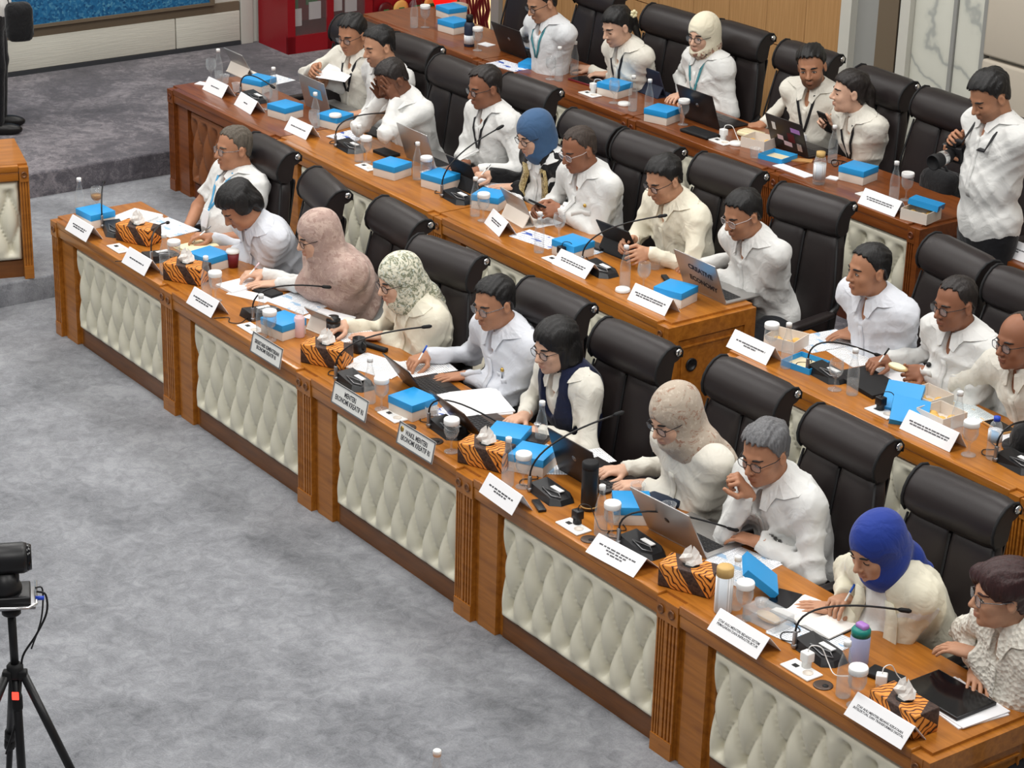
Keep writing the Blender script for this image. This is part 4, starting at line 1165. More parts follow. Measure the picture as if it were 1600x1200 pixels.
PE['grey'] = person('person in white shirt resting the mouth on a fist', 1, (1195, 708), 1.13, hyaw=8, hpitch=14, skin='tan', hair='short', hairm='hair_grey', thick=.014, sc=1.03,
    R=dict(hd=(.02, .125, -.080), pose='fist', dir=-10, up=55, roll=-30, out=.5), L=hd_(1168, 842, D1+.05, 'rest', dir=-70), shirt='shirt_white', glasses='frame_black', fat=.035)
PE['royal'] = person('person in royal blue hijab and cream jacket writing in a notebook', 1, (1368, 855), 1.08, hyaw=0, hpitch=22, skin='mid', hijab=('hijab_royal', 'tails'), fem=True, sc=1.03,
    R=hd_(1314, 938, D1+.06, 'pen', dir=20), L=hd_(1292, 950, D1+.025, 'flat', dir=-50), shirt='shirt_white', fat=.015, extras=('jacket',), collar=False)
PE['pixie'] = person('person in white lace blouse looking aside, bottom right corner', 1, (1566, 928), 1.14, face=-8, hyaw=-22, hpitch=4, skin='mid', hair='pixie', hairm='hair_brown', fem=True, sc=1.02,
    R=hd_(1528, 1056, D1+.04, 'rest', dir=50), L=hd_(1503, 1016, D1+.115, 'rest', dir=-60, up=0), shirt='lace', glasses='frame_silver', extras=('watchR',), fat=.01, eyes='open')
# second row
PE['paper'] = person('person in black glasses lifting a sheet of paper, far left of the second row', 2, (550, 54), 1.18, face=12, hyaw=6, hpitch=14, skin='tan', hair='short', thick=.014,
    R=hd_(489, 108, D2+.24, 'grip', dir=30, roll=60, out=1.2), L=dict(rel=(-.15, .3, .15), pose='rest'), shirt='shirt_ivory', glasses='frame_black', lanyard='lanyard_black', res=1.15)
PE['profile'] = person('person in white shirt looking down beside the lifted paper', 2, (592, 72), 1.18, hyaw=-6, hpitch=14, skin='mid', hair='short', beard=.35,
    R=hd_(500, 131, D2+.14, 'grip', dir=10, roll=60), L=hd_(556, 178, D2+.03, 'rest', dir=-10), shirt='shirt_white', res=1.15, fat=.02)
PE['cover'] = person('person covering the face with both hands, second row', 2, (612, 124), 1.13, hyaw=-4, hpitch=32, skin='dark', hair='short', hairm='hair_dark', thick=.006,
    L=dict(hd=(-.070, .062, -.035), pose='flat', dir=-5, up=58, roll=70, out=.8), R=dict(hd=(.055, .085, -.045), pose='flat', dir=15, up=50, roll=70, out=.7), shirt='shirt_white', res=1.15, fat=.02)
PE['cord'] = person('person in glasses with a thin dark neck cord at a grey laptop, second row', 2, (757, 136), 1.19, hyaw=-6, hpitch=12, skin='brown', hair='receding', hairm='hair_dark',
    R=hd_(716, 258, D2+.03, 'type', dir=10), L=hd_(736, 268, D2+.03, 'type', dir=-10), shirt='shirt_white', glasses='frame_black', lanyard='lanyard_black', res=1.15)
PE['slate'] = person('person in slate blue hijab and black robe with gold trim, writing', 2, (834, 209), 1.10, hyaw=-2, hpitch=20, skin='fair', hijab=('hijab_slate', 'tuck'), fem=True,
    R=hd_(756, 273, D2+.05, 'pen', dir=10), L=hd_(794, 292, D2+.025, 'flat', dir=-20), shirt='shirt_white', glasses='frame_black', extras=('robe',), res=1.15, fat=.015)
PE['thumb'] = person('person in pale-framed glasses thumbing a phone, second row', 2, (904, 233), 1.15, hyaw=-2, hpitch=18, skin='brown', hair='receding', hairm='hair_thin', thick=.004,
    R=hd_(842, 322, D2+.09, 'grip', dir=10, roll=50), L=hd_(864, 328, D2+.09, 'grip', dir=0, roll=60), shirt='shirt_white', glasses='frame_clear', extras=('pockets', 'pin', 'nametag', 'watchL'), res=1.1, fat=.025)
PE['cream'] = person('person in cream shirt holding up a dark tablet, second row', 2, (1037, 280), 1.13, hyaw=-2, hpitch=22, skin='mid', hair='short', thick=.013,
    R=hd_(978, 378, D2+.08, 'grip', dir=10, roll=60), L=hd_(1003, 398, D2+.08, 'grip', dir=10, roll=60), shirt='shirt_cream', glasses='frame_black', res=1.1, fat=.035)
PE['econ'] = person('person in clear glasses and white shirt typing at the CREATIVE ECONOMY laptop', 2, (1160, 335), 1.13, hyaw=-4, hpitch=18, skin='tan', hair='short', thick=.011,
    R=hd_(1083, 414, D2+.03, 'type', dir=10), L=hd_(1106, 428, D2+.03, 'type', dir=-5), shirt='shirt_white', glasses='frame_clear', res=1.1, fat=.01, trousers='trouser_dark')
PE['short'] = person('person in short-sleeved white shirt with folded arms looking left, right of the aisle', 2, (1357, 421), 1.15, hyaw=-14, hpitch=4, skin='tan', hair='crop', thick=.007,
    R=hd_(1322, 518, D2+.03, 'rest', dir=10, out=.2, down=1.0), L=hd_(1326, 524, D2+.04, 'rest', dir=-50), shirt='shirt_cool', short=True, res=1.05, fat=.03, extras=('bandL',), eyes='open')
PE['bread'] = person('person in glasses with dark lapel pin holding a piece of bread and a pen', 2, (1492, 474), 1.16, hyaw=-6, hpitch=8, skin='brown', hair='receding', hairm='hair_dark', thick=.005,
    R=hd_(1374, 564, D2+.06, 'pen', dir=10), L=hd_(1430, 582, D2+.08, 'hold', dir=-20, roll=-120), shirt='shirt_white', glasses='frame_black', extras=('pockets', 'darkpin', 'epaulettes'), res=1.0, fat=.03)
PE['bald'] = person('person in glasses with hands clasped under the chin, right frame edge', 2, (1590, 532), 1.13, hyaw=-6, hpitch=6, skin='brown', hair='bald', hairm='hair_thin', thick=.004,
    R=hd_(1562, 578, D2+.20, 'fist', dir=25, up=45, roll=40), L=hd_(1574, 584, D2+.20, 'fist', dir=-25, up=50, roll=40), shirt='shirt_ivory', glasses='frame_black', extras=('watchL',), res=1.0)
# back row
PE['reader'] = person('person with teal lanyard reading a blue book, back row', 3, (846, 4), 1.18, hyaw=-4, hpitch=22, skin='mid', hair='short',
    R=hd_(808, 54, D3+.04, 'rest', dir=10), L=hd_(848, 71, D3+.06, 'hold', dir=-15), shirt='shirt_pale', glasses='frame_black', lanyard='lanyard_teal', res=1.25)
PE['flower'] = person('person wearing a cream flower hair clip typing, back row', 3, (964, 41), 1.13, hyaw=-4, hpitch=20, skin='fair', hair='pony', fem=True,
    R=hd_(912, 106, D3+.03, 'type', dir=10), L=hd_(938, 116, D3+.03, 'type', dir=-20), shirt='shirt_ivory', lanyard='lanyard_black', res=1.25, fat=.01)
PE['floral'] = person('person in cream hijab with dark floral edge and round black glasses, back row', 3, (1098, 54), 1.17, hyaw=12, hpitch=8, skin='fair', fem=True, hijab=('hijab_floral', 'tuck'),
    R=hd_(1058, 150, D3+.03, 'type', dir=10), L=hd_(1080, 157, D3+.03, 'type', dir=-25), shirt='shirt_white', glasses='frame_black', lanyard='lanyard_teal', res=1.25, eyes='open', fat=.015)
PE['smile'] = person('person in white shirt and black lanyard turning to smile at the neighbour, back row', 3, (1268, 104), 1.16, face=14, hyaw=22, hpitch=10, hroll=8, skin='tan', hair='short', thick=.014, beard=.75,
    R=hd_(1180, 196, D3+.0, 'rest', dir=20), L=hd_(1236, 196, D3+.02, 'rest', dir=40), shirt='shirt_ivory', lanyard='lanyard_black', extras=('badge',), res=1.2, fat=.035, eyes='open')
PE['phone'] = person('person holding up a phone beside the smiling person, back row', 3, (1328, 143), 1.12, face=-5, hyaw=-28, hpitch=2, skin='fair', hair='pony', hairm='hair_dark', fem=True,
    R=hd_(1288, 190, D3+.16, 'grip', dir=20, up=30, roll=60), L=hd_(1306, 196, D3+.15, 'grip', dir=30, up=25, roll=60), shirt='shirt_ivory', lanyard='lanyard_black', extras=('watchL',), res=1.2)
# standing
PE['photo'] = person('photographer standing in the aisle in a white shirt, looking down at a camera', 3, (1546, 150), 1.56, face=-8, hyaw=-4, hpitch=28, skin='tan', hair='short', thick=.014, stand=True, beard=.3,
    R=hd_(1493, 216, Z2+1.27, 'grip', dir=20, roll=60), L=hd_(1500, 246, Z2+1.17, 'hold', dir=25, roll=-150), shirt='shirt_white', res=1.05, fat=.03, sc=1.04)
_ft = at(11, 203, Z2)
PE['stander'] = person('person standing at the left frame edge in white shirt and black trousers', 3, None, 1.6, headw=_ft+np.array([0, 0, 1.56]), face=150, hair='short', stand=True, fat=.03,
    R=dict(rel=(.22, .05, .0), pose='rest', dir=0, up=-60), L=dict(rel=(-.2, .15, .15), pose='rest'), res=1.2)
# ------------------------------------------------------------------ things on the desks
def smooth(pts, k=5):
    P = [np.array(p, float) for p in pts]; P = [2*P[0]-P[1]]+P+[2*P[-1]-P[-2]]; out = []
    for i in range(1, len(P)-2):
        for j in range(k):
            t = j/k; a, b, c, d = P[i-1:i+3]
            out.append(tuple(.5*((2*b)+(c-a)*t+(2*a-5*b+4*c-d)*t*t+(3*b-a-3*c+d)*t**3)))
    return out+[tuple(P[-2])]
ROWD = {1: D1, 2: D2, 3: D3}
def dpt(row, x, y): return at(x, y, ROWD[row]+.0005)
def mk_bottle():
    t = thing('water_bottle', 'x', 'bottle')
    MB().lathe([(.0, .002), (.026, .0), (.0285, .006), (.0285, .105), (.026, .13), (.0175, .165), (.0125, .185), (.0120, .205), (.0135, .207), (.0135, .214), (.011, .214)], 18, cap=False).build('glass', 'clear_glass', t)
    MB().lathe([(0, .004), (.0265, .004), (.0268, .075), (0, .075)], 16).build('water', 'water', t)
    MB().lathe([(.0142, .207), (.0142, .226), (.012, .228), (0, .228)], 14).build('cap', 'white_plastic', t)
    return t
def mk_goblet(lid, liquid=None):
    def f():
        t = thing('goblet', 'x', 'glass')
        MB().lathe([(0, .001), (.033, .001), (.032, .004), (.008, .009), (.0045, .02), (.0045, .055), (.012, .064), (.028, .080), (.035, .102), (.034, .125), (.030, .150), (.029, .150), (.033, .125), (.034, .102), (.027, .082), (0, .067)], 20, cap=False).build('glass', 'clear_glass', t)
        if liquid: MB().lathe([(0, .068), (.020, .075), (.0315, .093), (.0325, .105), (0, .105)], 18).build('liquid', liquid, t)
        if lid: MB().lathe([(.033, .136), (.0365, .140), (.0365, .158), (.034, .163), (.030, .161), (0, .161)], 22).build('lid', 'white_plastic', t)
        return t
    return f
def mk_box():
    t = thing('snack_box', 'x', 'box')
    MB().box(-.083, .083, -.078, .078, .0, .072, bev=.0015).build('tray', 'box_white', t)
    MB().box(-.085, .085, -.080, .080, .048, .084, bev=.0015).build('lid', 'box_blue', t)
    return t
def mk_openbox():
    t = thing('snack_box', 'x', 'box')
    b = MB().box(-.083, .083, -.078, .078, 0, .004)
    for q in ((-.083, .083, -.078, -.075), (-.083, .083, .075, .078), (-.083, -.08, -.075, .075), (.08, .083, -.075, .075)): b.box(q[0], q[1], q[2], q[3], .004, .062)
    b.build('tray', 'box_white', t)
    f = MB()
    rr = random.Random(4)
    for k in range(5): f.ball((rr.uniform(-.05, .05), rr.uniform(-.045, .045), .025), (.026, .024, .02), 10, 7)
    f.build('food', 'food', t)
    return t
def mk_lid():
    t = thing('box_lid', 'x', 'box lid')
    MB().box(-.085, .085, -.080, .080, .028, .032).box(-.085, .085, -.080, -.077, 0, .028).box(-.085, .085, .077, .08, 0, .028).box(-.085, -.082, -.077, .077, 0, .028).box(.082, .085, -.077, .077, 0, .028).build('shell', 'box_blue', t)
    return t
def mk_lid_up():
    t = thing('box_lid', 'x', 'box lid')
    MB().box(-.085, .085, -.080, -.077, 0, .03).box(-.085, .085, .077, .08, 0, .03).box(-.085, -.082, -.077, .077, 0, .03).box(.082, .085, -.077, .077, 0, .03).build('rim', 'box_blue', t)
    MB().box(-.082, .082, -.077, .077, 0, .004).build('inside', 'box_inside', t)
    return t
def mk_tissue():
    t = thing('tissue_box', 'x', 'tissue box')
    MB().box(-.115, .115, -.062, .062, 0, .098, bev=.006).build('cover', 'batik', t)
    MB().lathe([(.034, .098), (.034, .100), (0, .100)], 18).build('slot', 'black_matte', t)
    v = []; f = []; rr = random.Random(7); n = 9
    for k, (r0, z) in enumerate(((.026, .094), (.034, .112), (.030, .130), (.018, .148), (.004, .166))):
        for i in range(n):
            a = 2*math.pi*i/n; w = 1+.30*math.sin(2*a+k*.5)+.30*((i*7+k*3) % 5-2)/2
            v.append((r0*w*math.cos(a)*1.1, r0*w*math.sin(a)*.7, z+.014*math.sin(2*a+1)*(k/3)))
    for k in range(4):
        for i in range(n): f.append((k*n+i, k*n+(i+1) % n, (k+1)*n+(i+1) % n, (k+1)*n+i))
    f.append(tuple(4*n+i for i in range(n)))
    o = MB().add(v, f, 0, False).build('tissue', 'tissue', t)
    return t
def mk_socket(ch=None):
    def f():
        t = thing('socket_plate', 'x', 'socket')
        MB().box(-.075, .075, -.04, .04, 0, .007, bev=.002).build('plate', 'white_plastic', t)
        MB().box(-.045, -.020, -.010, .010, .007, .009).build('port', 'black_plastic', t)
        MB().lathe([(.021, .007), (.021, .009), (.019, .009), (.019, .0075), (0, .0075)], 16, c=(.035, 0, 0)).build('outlet', 'box_white', t)
        return t
    return f
def mk_charger(mt):
    def f():
        t = thing('charger', 'x', 'charger')
        MB().lathe([(.019, 0), (.019, .022), (.021, .024)], 14).box(-.021, .021, -.019, .019, .022, .062, bev=.005).build('plug', mt, t)
        MB().tube(smooth([(0, .0, .06), (.005, .01, .085), (.03, .04, .08), (.06, .05, .03), (.11, .04, .004), (.15, .08, .004)]), .0022, 6).build('cable', mt, t)
        return t
    return f
def mk_grommet():
    t = thing('cable_grommet', 'x', 'grommet')
    MB().lathe([(.038, 0), (.037, .003), (.030, .004), (0, .004)], 20).build('cap', 'bronze_shell', t)
    MB().lathe([(.012, .004), (.012, .0055), (0, .0055)], 12, c=(.012, 0, 0)).build('opening', 'black_matte', t)
    return t
def mk_cap():
    t = thing('glass_cover', 'x', 'lid')
    MB().lathe([(.040, 0), (.041, .004), (.038, .016), (.034, .018), (0, .018)], 20).build('lid', 'white_plastic', t)
    return t
def mk_cup():
    t = thing('plastic_cup', 'x', 'cup')
    MB().lathe([(0, .001), (.024, .001), (.032, .055), (.034, .056), (.034, .058), (.031, .056), (.0235, .003)], 18, cap=False).build('cup', 'clear_plastic', t)
    return t

GR = {'bottle': 'glass water bottles on the desks', 'goblet': 'stemmed water glasses on the desks', 'box': 'blue and white snack boxes', 'tissue': 'batik tissue boxes',
      'socket': 'white socket plates in the desks', 'grommet': 'cable grommets', 'cap': 'loose white lids', 'cup': 'clear plastic cups', 'charger': 'plugged chargers', 'lid': 'loose blue box lids'}
MK = {'bottle': (mk_bottle, 'bottle', 'bottle'), 'gob': (mk_goblet(True), 'glass', 'goblet'), 'gobo': (mk_goblet(False), 'glass', 'goblet'), 'gobt': (mk_goblet(False, 'tea'), 'glass', 'goblet'),
      'box': (mk_box, 'box', 'box'), 'obox': (mk_openbox, 'box', 'box'), 'lid': (mk_lid, 'box lid', 'lid'), 'lidup': (mk_lid_up, 'box lid', 'lid'), 'tis': (mk_tissue, 'tissue box', 'tissue'),
      'sock': (mk_socket(), 'socket', 'socket'), 'chb': (mk_charger('black_plastic'), 'charger', 'charger'), 'chw': (mk_charger('white_plastic'), 'charger', 'charger'),
      'grom': (mk_grommet, 'grommet', 'grommet'), 'cap': (mk_cap, 'lid', 'cap'), 'cup': (mk_cup, 'cup', 'cup')}
def put(kind, row, x, y, label, rot=0.0, dz=0.0):
    mk, cat, g = MK[kind]
    p = dpt(row, x, y); p[2] += dz
    return place(kind, mk, tuple(p), ROW_A+math.radians(rot), label, cat, GR[g])
B = 'clear glass water bottle '; G = 'stemmed glass with white lid '; X = 'closed blue-lidded snack box '
ITEMS = [
 # front row
 ('bottle', 1, 126, 337, B+'at the far left end of the front desk'), ('gobt', 1, 152, 331, 'stemmed glass of tea at the far left of the front desk'),
 ('box', 1, 150, 349, X+'at the far left nameplate, front row', 4), ('tis', 1, 217, 376, 'batik tissue box beside the first microphone, far left of front row', 25),
 ('sock', 1, 186, 389, 'white socket plate near the far left tissue box, front row'),
 ('bottle', 1, 258, 428, B+'left of the second batik tissue box'), ('gob', 1, 273, 420, G+'behind the second batik tissue box'),
 ('tis', 1, 293, 437, 'batik tissue box at the first joint of the front desk', 30), ('box', 1, 327, 417, X+'beside the maroon coffee cup', 12),
 ('bottle', 1, 323, 464, B+'right of the second batik tissue box'), ('gob', 1, 337, 470, G+'behind the third front-row nameplate'),
 ('sock', 1, 392, 514, 'white socket plate left of the fourth front-row nameplate'), ('bottle', 1, 409, 526, B+'behind the SEKRETARIS nameplate'),
 ('gob', 1, 422, 532, G+'behind the SEKRETARIS nameplate'), ('box', 1, 443, 521, X+'beside the pale pink flask', 10),
 ('tis', 1, 511, 566, 'batik tissue box beside the black mug', 30),
 ('bottle', 1, 578, 629, B+'behind the MENTERI nameplate'), ('gob', 1, 596, 640, G+'right of the MENTERI nameplate'),
 ('box', 1, 645, 645, X+'between the two ministry nameplates', 8), ('sock', 1, 614, 651, 'white socket plate between the two ministry nameplates'),
 ('grom', 1, 638, 668, 'round cable grommet beside the socket near MENTERI plate'), ('cup', 1, 675, 655, 'small clear plastic cup beside the snack box near MENTERI plate'),
 ('grom', 1, 680, 690, 'round cable grommet behind the WAKIL MENTERI nameplate'), ('gob', 1, 705, 706, G+'behind the WAKIL MENTERI nameplate'),
 ('tis', 1, 760, 724, 'batik tissue box right of the WAKIL MENTERI nameplate', 25), ('box', 1, 794, 698, X+'behind the tissue box at the navy-vest person', 35),
 ('box', 1, 832, 731, X+'right of the tissue box near the open dark laptop', 30), ('bottle', 1, 793, 758, B+'right of the batik box near the navy-vest person'),
 ('gob', 1, 817, 761, G+'right of the batik box near the navy-vest person'), ('bottle', 1, 845, 699, B+'half full beside the hands of the navy-vest person'),
 ('bottle', 1, 938, 835, B+'beside the tall black tumbler'), ('gob', 1, 955, 840, G+'beside the tall black tumbler'),
 ('sock', 1, 896, 824, 'white socket plate in front of the black tumbler'), ('chb', 1, 902, 820, 'black charger in the socket before the black tumbler', 0, .008), ('chw', 1, 1260, 1044, 'white charger in the socket near the bottom right microphone', 0, .008), ('chw', 1, 1376, 1076, 'white adapter left of the bottom right batik box', 40, 0), ('grom', 1, 921, 843, 'round cable grommet in front of the black tumbler'),
 ('box', 1, 986, 808, X+'behind the open silver laptop', -35), ('cup', 1, 996, 775, 'clear plastic cup beside the typing hands of the taupe-hijab person'),
 ('cup', 1, 1044, 806, 'clear plastic cup behind the silver laptop by the pouch'), ('tis', 1, 1078, 916, 'batik tissue box beside the patterned tumbler', 25),
 ('lid', 1, 1182, 922, 'tilted blue box lid beside the patterned tumbler', -35), ('bottle', 1, 1148, 950, B+'behind the patterned tumbler with wooden lid'),
 ('gob', 1, 1161, 967, G+'beside the clear food container'), ('bottle', 1, 1317, 1087, B+'in front of the lavender flask'),
 ('gob', 1, 1336, 1103, G+'in front of the lavender flask'), ('sock', 1, 1252, 1048, 'white socket plate near the bottom right microphone'),
 ('grom', 1, 1286, 1071, 'round cable grommet near the bottom right microphone'), ('tis', 1, 1410, 1128, 'batik tissue box at the bottom right nameplate', 0),
 # second row
 ('bottle', 2, 342, 128, B+'at the far left end of the second row'), ('gobo', 2, 330, 126, 'stemmed glass at the far left end of the second row'),
 ('cup', 2, 351, 130, 'clear plastic cup at the far left end of the second row'), ('cup', 2, 370, 143, 'clear plastic cup right of the first second-row nameplate'), ('box', 2, 405, 140, X+'in front of the white folding tablet', 20),
 ('gobo', 2, 418, 171, 'stemmed glass beside the second second-row nameplate'), ('bottle', 2, 428, 158, B+'beside the second second-row nameplate'),
 ('box', 2, 446, 182, X+'in front of the silver laptop with blue sticker', 12), ('bottle', 2, 493, 199, B+'behind the third second-row nameplate'),
 ('gobo', 2, 491, 209, 'stemmed glass behind the third second-row nameplate'), ('box', 2, 524, 197, X+'topped by a white lid, second row', 16), ('cap', 2, 524, 182, 'white lid resting on a snack box, second row', 0, .0),
 ('bottle', 2, 561, 252, B+'in front of the person covering the face'), ('gob', 2, 572, 254, G+'in front of the person covering the face'),
 ('sock', 2, 573, 262, 'white socket plate in front of the person covering the face'), ('box', 2, 613, 274, X+'in front of the grey laptop, second row', 16),
 ('bottle', 2, 652, 280, B+'in front of the grey laptop, second row'), ('gob', 2, 666, 286, G+'in front of the grey laptop, second row'),
 ('box', 2, 688, 292, X+'left of the upright black folio', 14), ('bottle', 2, 742, 337, B+'in front of the slate-hijab person'),
 ('gob', 2, 755, 345, G+'in front of the slate-hijab person'), ('box', 2, 766, 323, X+'in front of the slate-hijab person', 30),
 ('bottle', 2, 842, 394, B+'standing on the photo brochure, second row'), ('gobo', 2, 873, 374, 'stemmed glass beside the photo brochure, second row'),
 ('box', 2, 895, 398, X+'behind the long nameplate of the cream-shirt person', 8), ('sock', 2, 868, 408, 'white socket plate left of the cream-shirt nameplate'), ('chb', 2, 877, 404, 'black plug in the socket left of the cream-shirt nameplate', 0, .008),
 ('bottle', 2, 976, 448, B+'in front of the dark tablet, second row'), ('cap', 2, 973, 455, 'loose white lid in front of the dark tablet, second row'),
 ('gobo', 2, 1005, 453, 'stemmed glass left of the CREATIVE ECONOMY laptop'), ('cup', 2, 1023, 420, 'clear plastic cup behind the CREATIVE ECONOMY laptop'),
 ('box', 2, 1055, 471, X+'in front of the CREATIVE ECONOMY laptop', 18),
 ('gob', 2, 1203, 554, G+'at the left end of the right-hand desk'), ('obox', 2, 1228, 541, 'open snack box of orange food at the left end of the right-hand desk', 20),
 ('bottle', 2, 1228, 574, B+'at the left end of the right-hand desk'), ('lidup', 2, 1258, 572, 'upturned blue box lid near the short-sleeved person', 10),
 ('gobo', 2, 1304, 609, 'empty stemmed glass in front of the right-hand microphone'), ('bottle', 2, 1331, 616, B+'right of the empty stemmed glass, right-hand desk'),
 ('sock', 2, 1378, 645, 'white socket plate left of the two blue lids'), ('chb', 2, 1375, 642, 'black charger in the socket left of the two blue lids', 0, .008),
 ('obox', 2, 1450, 632, 'open snack box behind the two blue lids'), ('obox', 2, 1470, 660, 'open snack box behind the rightmost second-row nameplate'),
 ('bottle', 2, 1493, 685, B+'behind the rightmost second-row nameplate'), ('gob', 2, 1513, 711, G+'right of the rightmost second-row nameplate'),
 # back row
 ('bottle', 3, 647, 43, B+'at the far end of the back row'), ('gob', 3, 664, 43, G+'at the far end of the back row'), ('box', 3, 705, 27, X+'rear one of two, beside the dark flask'),
 ('box', 3, 709, 49, X+'front one of two, beside the dark flask', 8), ('gob', 3, 746, 79, G+'right of the dark flask, back row'),
 ('lid', 3, 835, 104, 'loose blue lid by the reading person, back row', 30), ('gobo', 3, 860, 124, 'stemmed glass near the person with flower clip'),
 ('bottle', 3, 873, 126, B+'left of two by the person with flower clip'), ('bottle', 3, 897, 117, B+'right of two by the person with flower clip'),
 ('sock', 3, 922, 148, 'white socket plate near the person with flower clip'), ('chw', 3, 927, 146, 'white plug in the socket near the person with flower clip', 0, .008),
 ('box', 3, 960, 148, X+'in front of the person with flower clip', 14), ('gobo', 3, 959, 161, 'stemmed glass in front of a snack box, back row'),
 ('cap', 3, 975, 164, 'loose white lid left of the navy tablet stand'), ('bottle', 3, 988, 173, B+'left of the navy tablet stand'), ('bottle', 3, 1013, 179, B+'in front of the navy tablet stand'),
 ('box', 3, 1034, 189, X+'in front of the floral-hijab person', 18), ('gob', 3, 1067, 195, G+'in front of the black laptop, back row'),
 ('sock', 3, 1126, 222, 'white socket plate near the black pouch, back row'), ('chw', 3, 1130, 219, 'white plug in the socket near the black pouch, back row', 0, .008),
 ('cap', 3, 1150, 226, 'loose white lid beside the open snack box, back row'), ('obox', 3, 1186, 229, 'open snack box of pastry by the stickered laptop', 16),
 ('cup', 3, 1179, 246, 'small plastic cup in front of the open pastry box'), ('lidup', 3, 1215, 248, 'upturned blue box lid in front of the stickered laptop', 12),
 ('bottle', 3, 1300, 254, B+'behind the wood-lidded flask, back row'), ('box', 3, 1340, 281, X+'right of the wood-lidded flask, back row', 14),
 ('sock', 3, 1358, 307, 'white socket plate near the aisle end of the back row'), ('bottle', 3, 1396, 313, B+'near the aisle end of the back row'),
 ('gob', 3, 1415, 313, G+'near the aisle end of the back row'), ('obox', 3, 1438, 342, 'open snack box at the aisle end beside the photographer', 14),
]
for it in ITEMS: put(*it)
for o in bpy.data.objects:            # a few of them rest on something
    if o.get('label') == 'white lid resting on a snack box, second row': o.location.z += .073; q = at(524, 182, D2+.0855); o.location = tuple(q)
o = put('lid', 3, 1445, 338, 'blue lid lying askew on the aisle-end snack box', 0, .058); o.rotation_euler = (math.radians(-9), math.radians(8), ROW_A+.5)
o = put('lid', 2, 1410, 636, 'tilted blue lid, rear one of two near the bread', 0, .035); o.rotation_euler = (math.radians(30), 0, ROW_A+.55)
o = put('lid', 2, 1420, 655, 'tilted blue lid, front one of two near the bread', 0, .02); o.rotation_euler = (math.radians(24), math.radians(8), ROW_A+.75)
for o in bpy.data.objects:
    if o.get('label') == 'tilted blue box lid beside the patterned tumbler': o.rotation_euler = (math.radians(38), 0, ROW_A+math.radians(140)); o.location.z += .055
p = at(683, 1172, .94); p[2] = DH+.0005
place('bottle', mk_bottle, tuple(p), 0, B+'on the desk at the bottom frame edge', 'bottle', GR['bottle'])

# ---- nameplates
_fc = {}
def text_mesh(txt, size, name='lettering', bold=.0, sx=1.0):
    k = (txt, size)
    if k in _fc: return _fc[k]
    cu = bpy.data.curves.new('t', 'FONT'); cu.body = txt; cu.size = size; cu.align_x = 'CENTER'; cu.align_y = 'CENTER'; cu.extrude = .0004; cu.offset = bold
    cu.resolution_u = 2; cu.space_line = .95
    o = bpy.data.objects.new('t', cu); COL.objects.link(o); bpy.context.view_layer.update()
    me = bpy.data.meshes.new_from_object(o.evaluated_get(bpy.context.evaluated_depsgraph_get()))
    bpy.data.objects.remove(o); bpy.data.curves.remove(cu); me.transform(Matrix.Diagonal((sx, 1, 1, 1))); me.materials.clear(); me.materials.append(MAT['ink']); _fc[k] = me; return me
def scribble(w, rows, seed, h=.007):
    mb = MB(); rr = random.Random(seed)
    for j, wd_ in enumerate(rows):
        x = -w*wd_/2
        while x < w*wd_/2:
            l_ = rr.uniform(.010, .026); z = (len(rows)-1)/2*h*1.7-j*h*1.7
            k = x
            while k < min(x+l_, w*wd_/2): mb.box(k, k+.0032, z-h/2, z+h/2, 0, .0006); k += .0046
            x += l_+.006
    return mb.mesh('lettering', 'ink')
def nameplate(row, x, y, label, lines, rot=0, w=.265, metal=False, size=.017, lean=33):
    p = dpt(row, x, y)
    t = thing('nameplate', label, 'nameplate', tuple(p), ROW_A+math.radians(rot), 'nameplates along the desks')
    hgt = .095
    if metal:
        t.location.z -= .0; q = loc(p); q[1] = ROWN[row]-.012; t.location = tuple(W(q[0], q[1], ROWD[row]-.028)); lean = 12; hgt = .105
    a = math.radians(lean)
    for s in ((-1, 1) if not metal else (-1,)):
        M_ = Matrix.Translation((0, 0, math.cos(a)*hgt)) @ Matrix.Rotation(math.pi if s > 0 else 0, 4, 'Z') @ Matrix.Rotation(-a, 4, 'X')
        MB().box(-w/2, w/2, -.002, .0, -hgt, 0, M=M_).build('front' if s < 0 else 'back', 'plate_metal' if metal else 'paper', t)
        if s < 0:
            T = M_ @ Matrix.Translation((0, -.0022, -hgt/2)) @ Matrix.Rotation(math.pi/2, 4, 'X')
            me = text_mesh(lines, size, bold=.0008 if metal else .0002, sx=.74 if metal else 1.0) if isinstance(lines, str) else scribble(w, lines, int(x*7+y))
            o = link('lettering', me, t); o.matrix_local = T
            if metal:
                r_ = MB()
                for q in ((-w/2, w/2, -.006, 0), (-w/2, w/2, -hgt, -hgt+.006), (-w/2, -w/2+.006, -hgt, 0), (w/2-.006, w/2, -hgt, 0)): r_.box(q[0], q[1], -.0045, -.002, q[2], q[3], M=M_)
                r_.build('rim', 'plate_rim', t)
                if 'WAKIL' in lines: MB().lathe([(.014, 0), (.014, .001), (0, .001)], 12, M=M_ @ Matrix.Translation((-w/2+.026, -.002, -.03)) @ Matrix.Rotation(math.pi/2, 4, 'X')).build('emblem', 'gold', t)
    return t
NP = 'white tent nameplate '
nameplate(1, 131, 366, NP+'at the far left of the front row', [.62, .5])
nameplate(1, 221, 418, NP+'left of the first joint of the front desk', [.6])
nameplate(1, 324, 482, NP+'below the brown-pink hijab person', [.75, .5])
nameplate(1, 421, 553, 'metal nameplate reading SEKRETARIS KEMENTERIAN below the pink flask', 'SEKRETARIS KEMENTERIAN\nEKONOMI KREATIF RI', metal=True, w=.29, size=.026)
nameplate(1, 549, 634, 'metal nameplate reading MENTERI EKONOMI KREATIF RI', 'MENTERI\nEKONOMI KREATIF RI', metal=True, w=.30, size=.034)
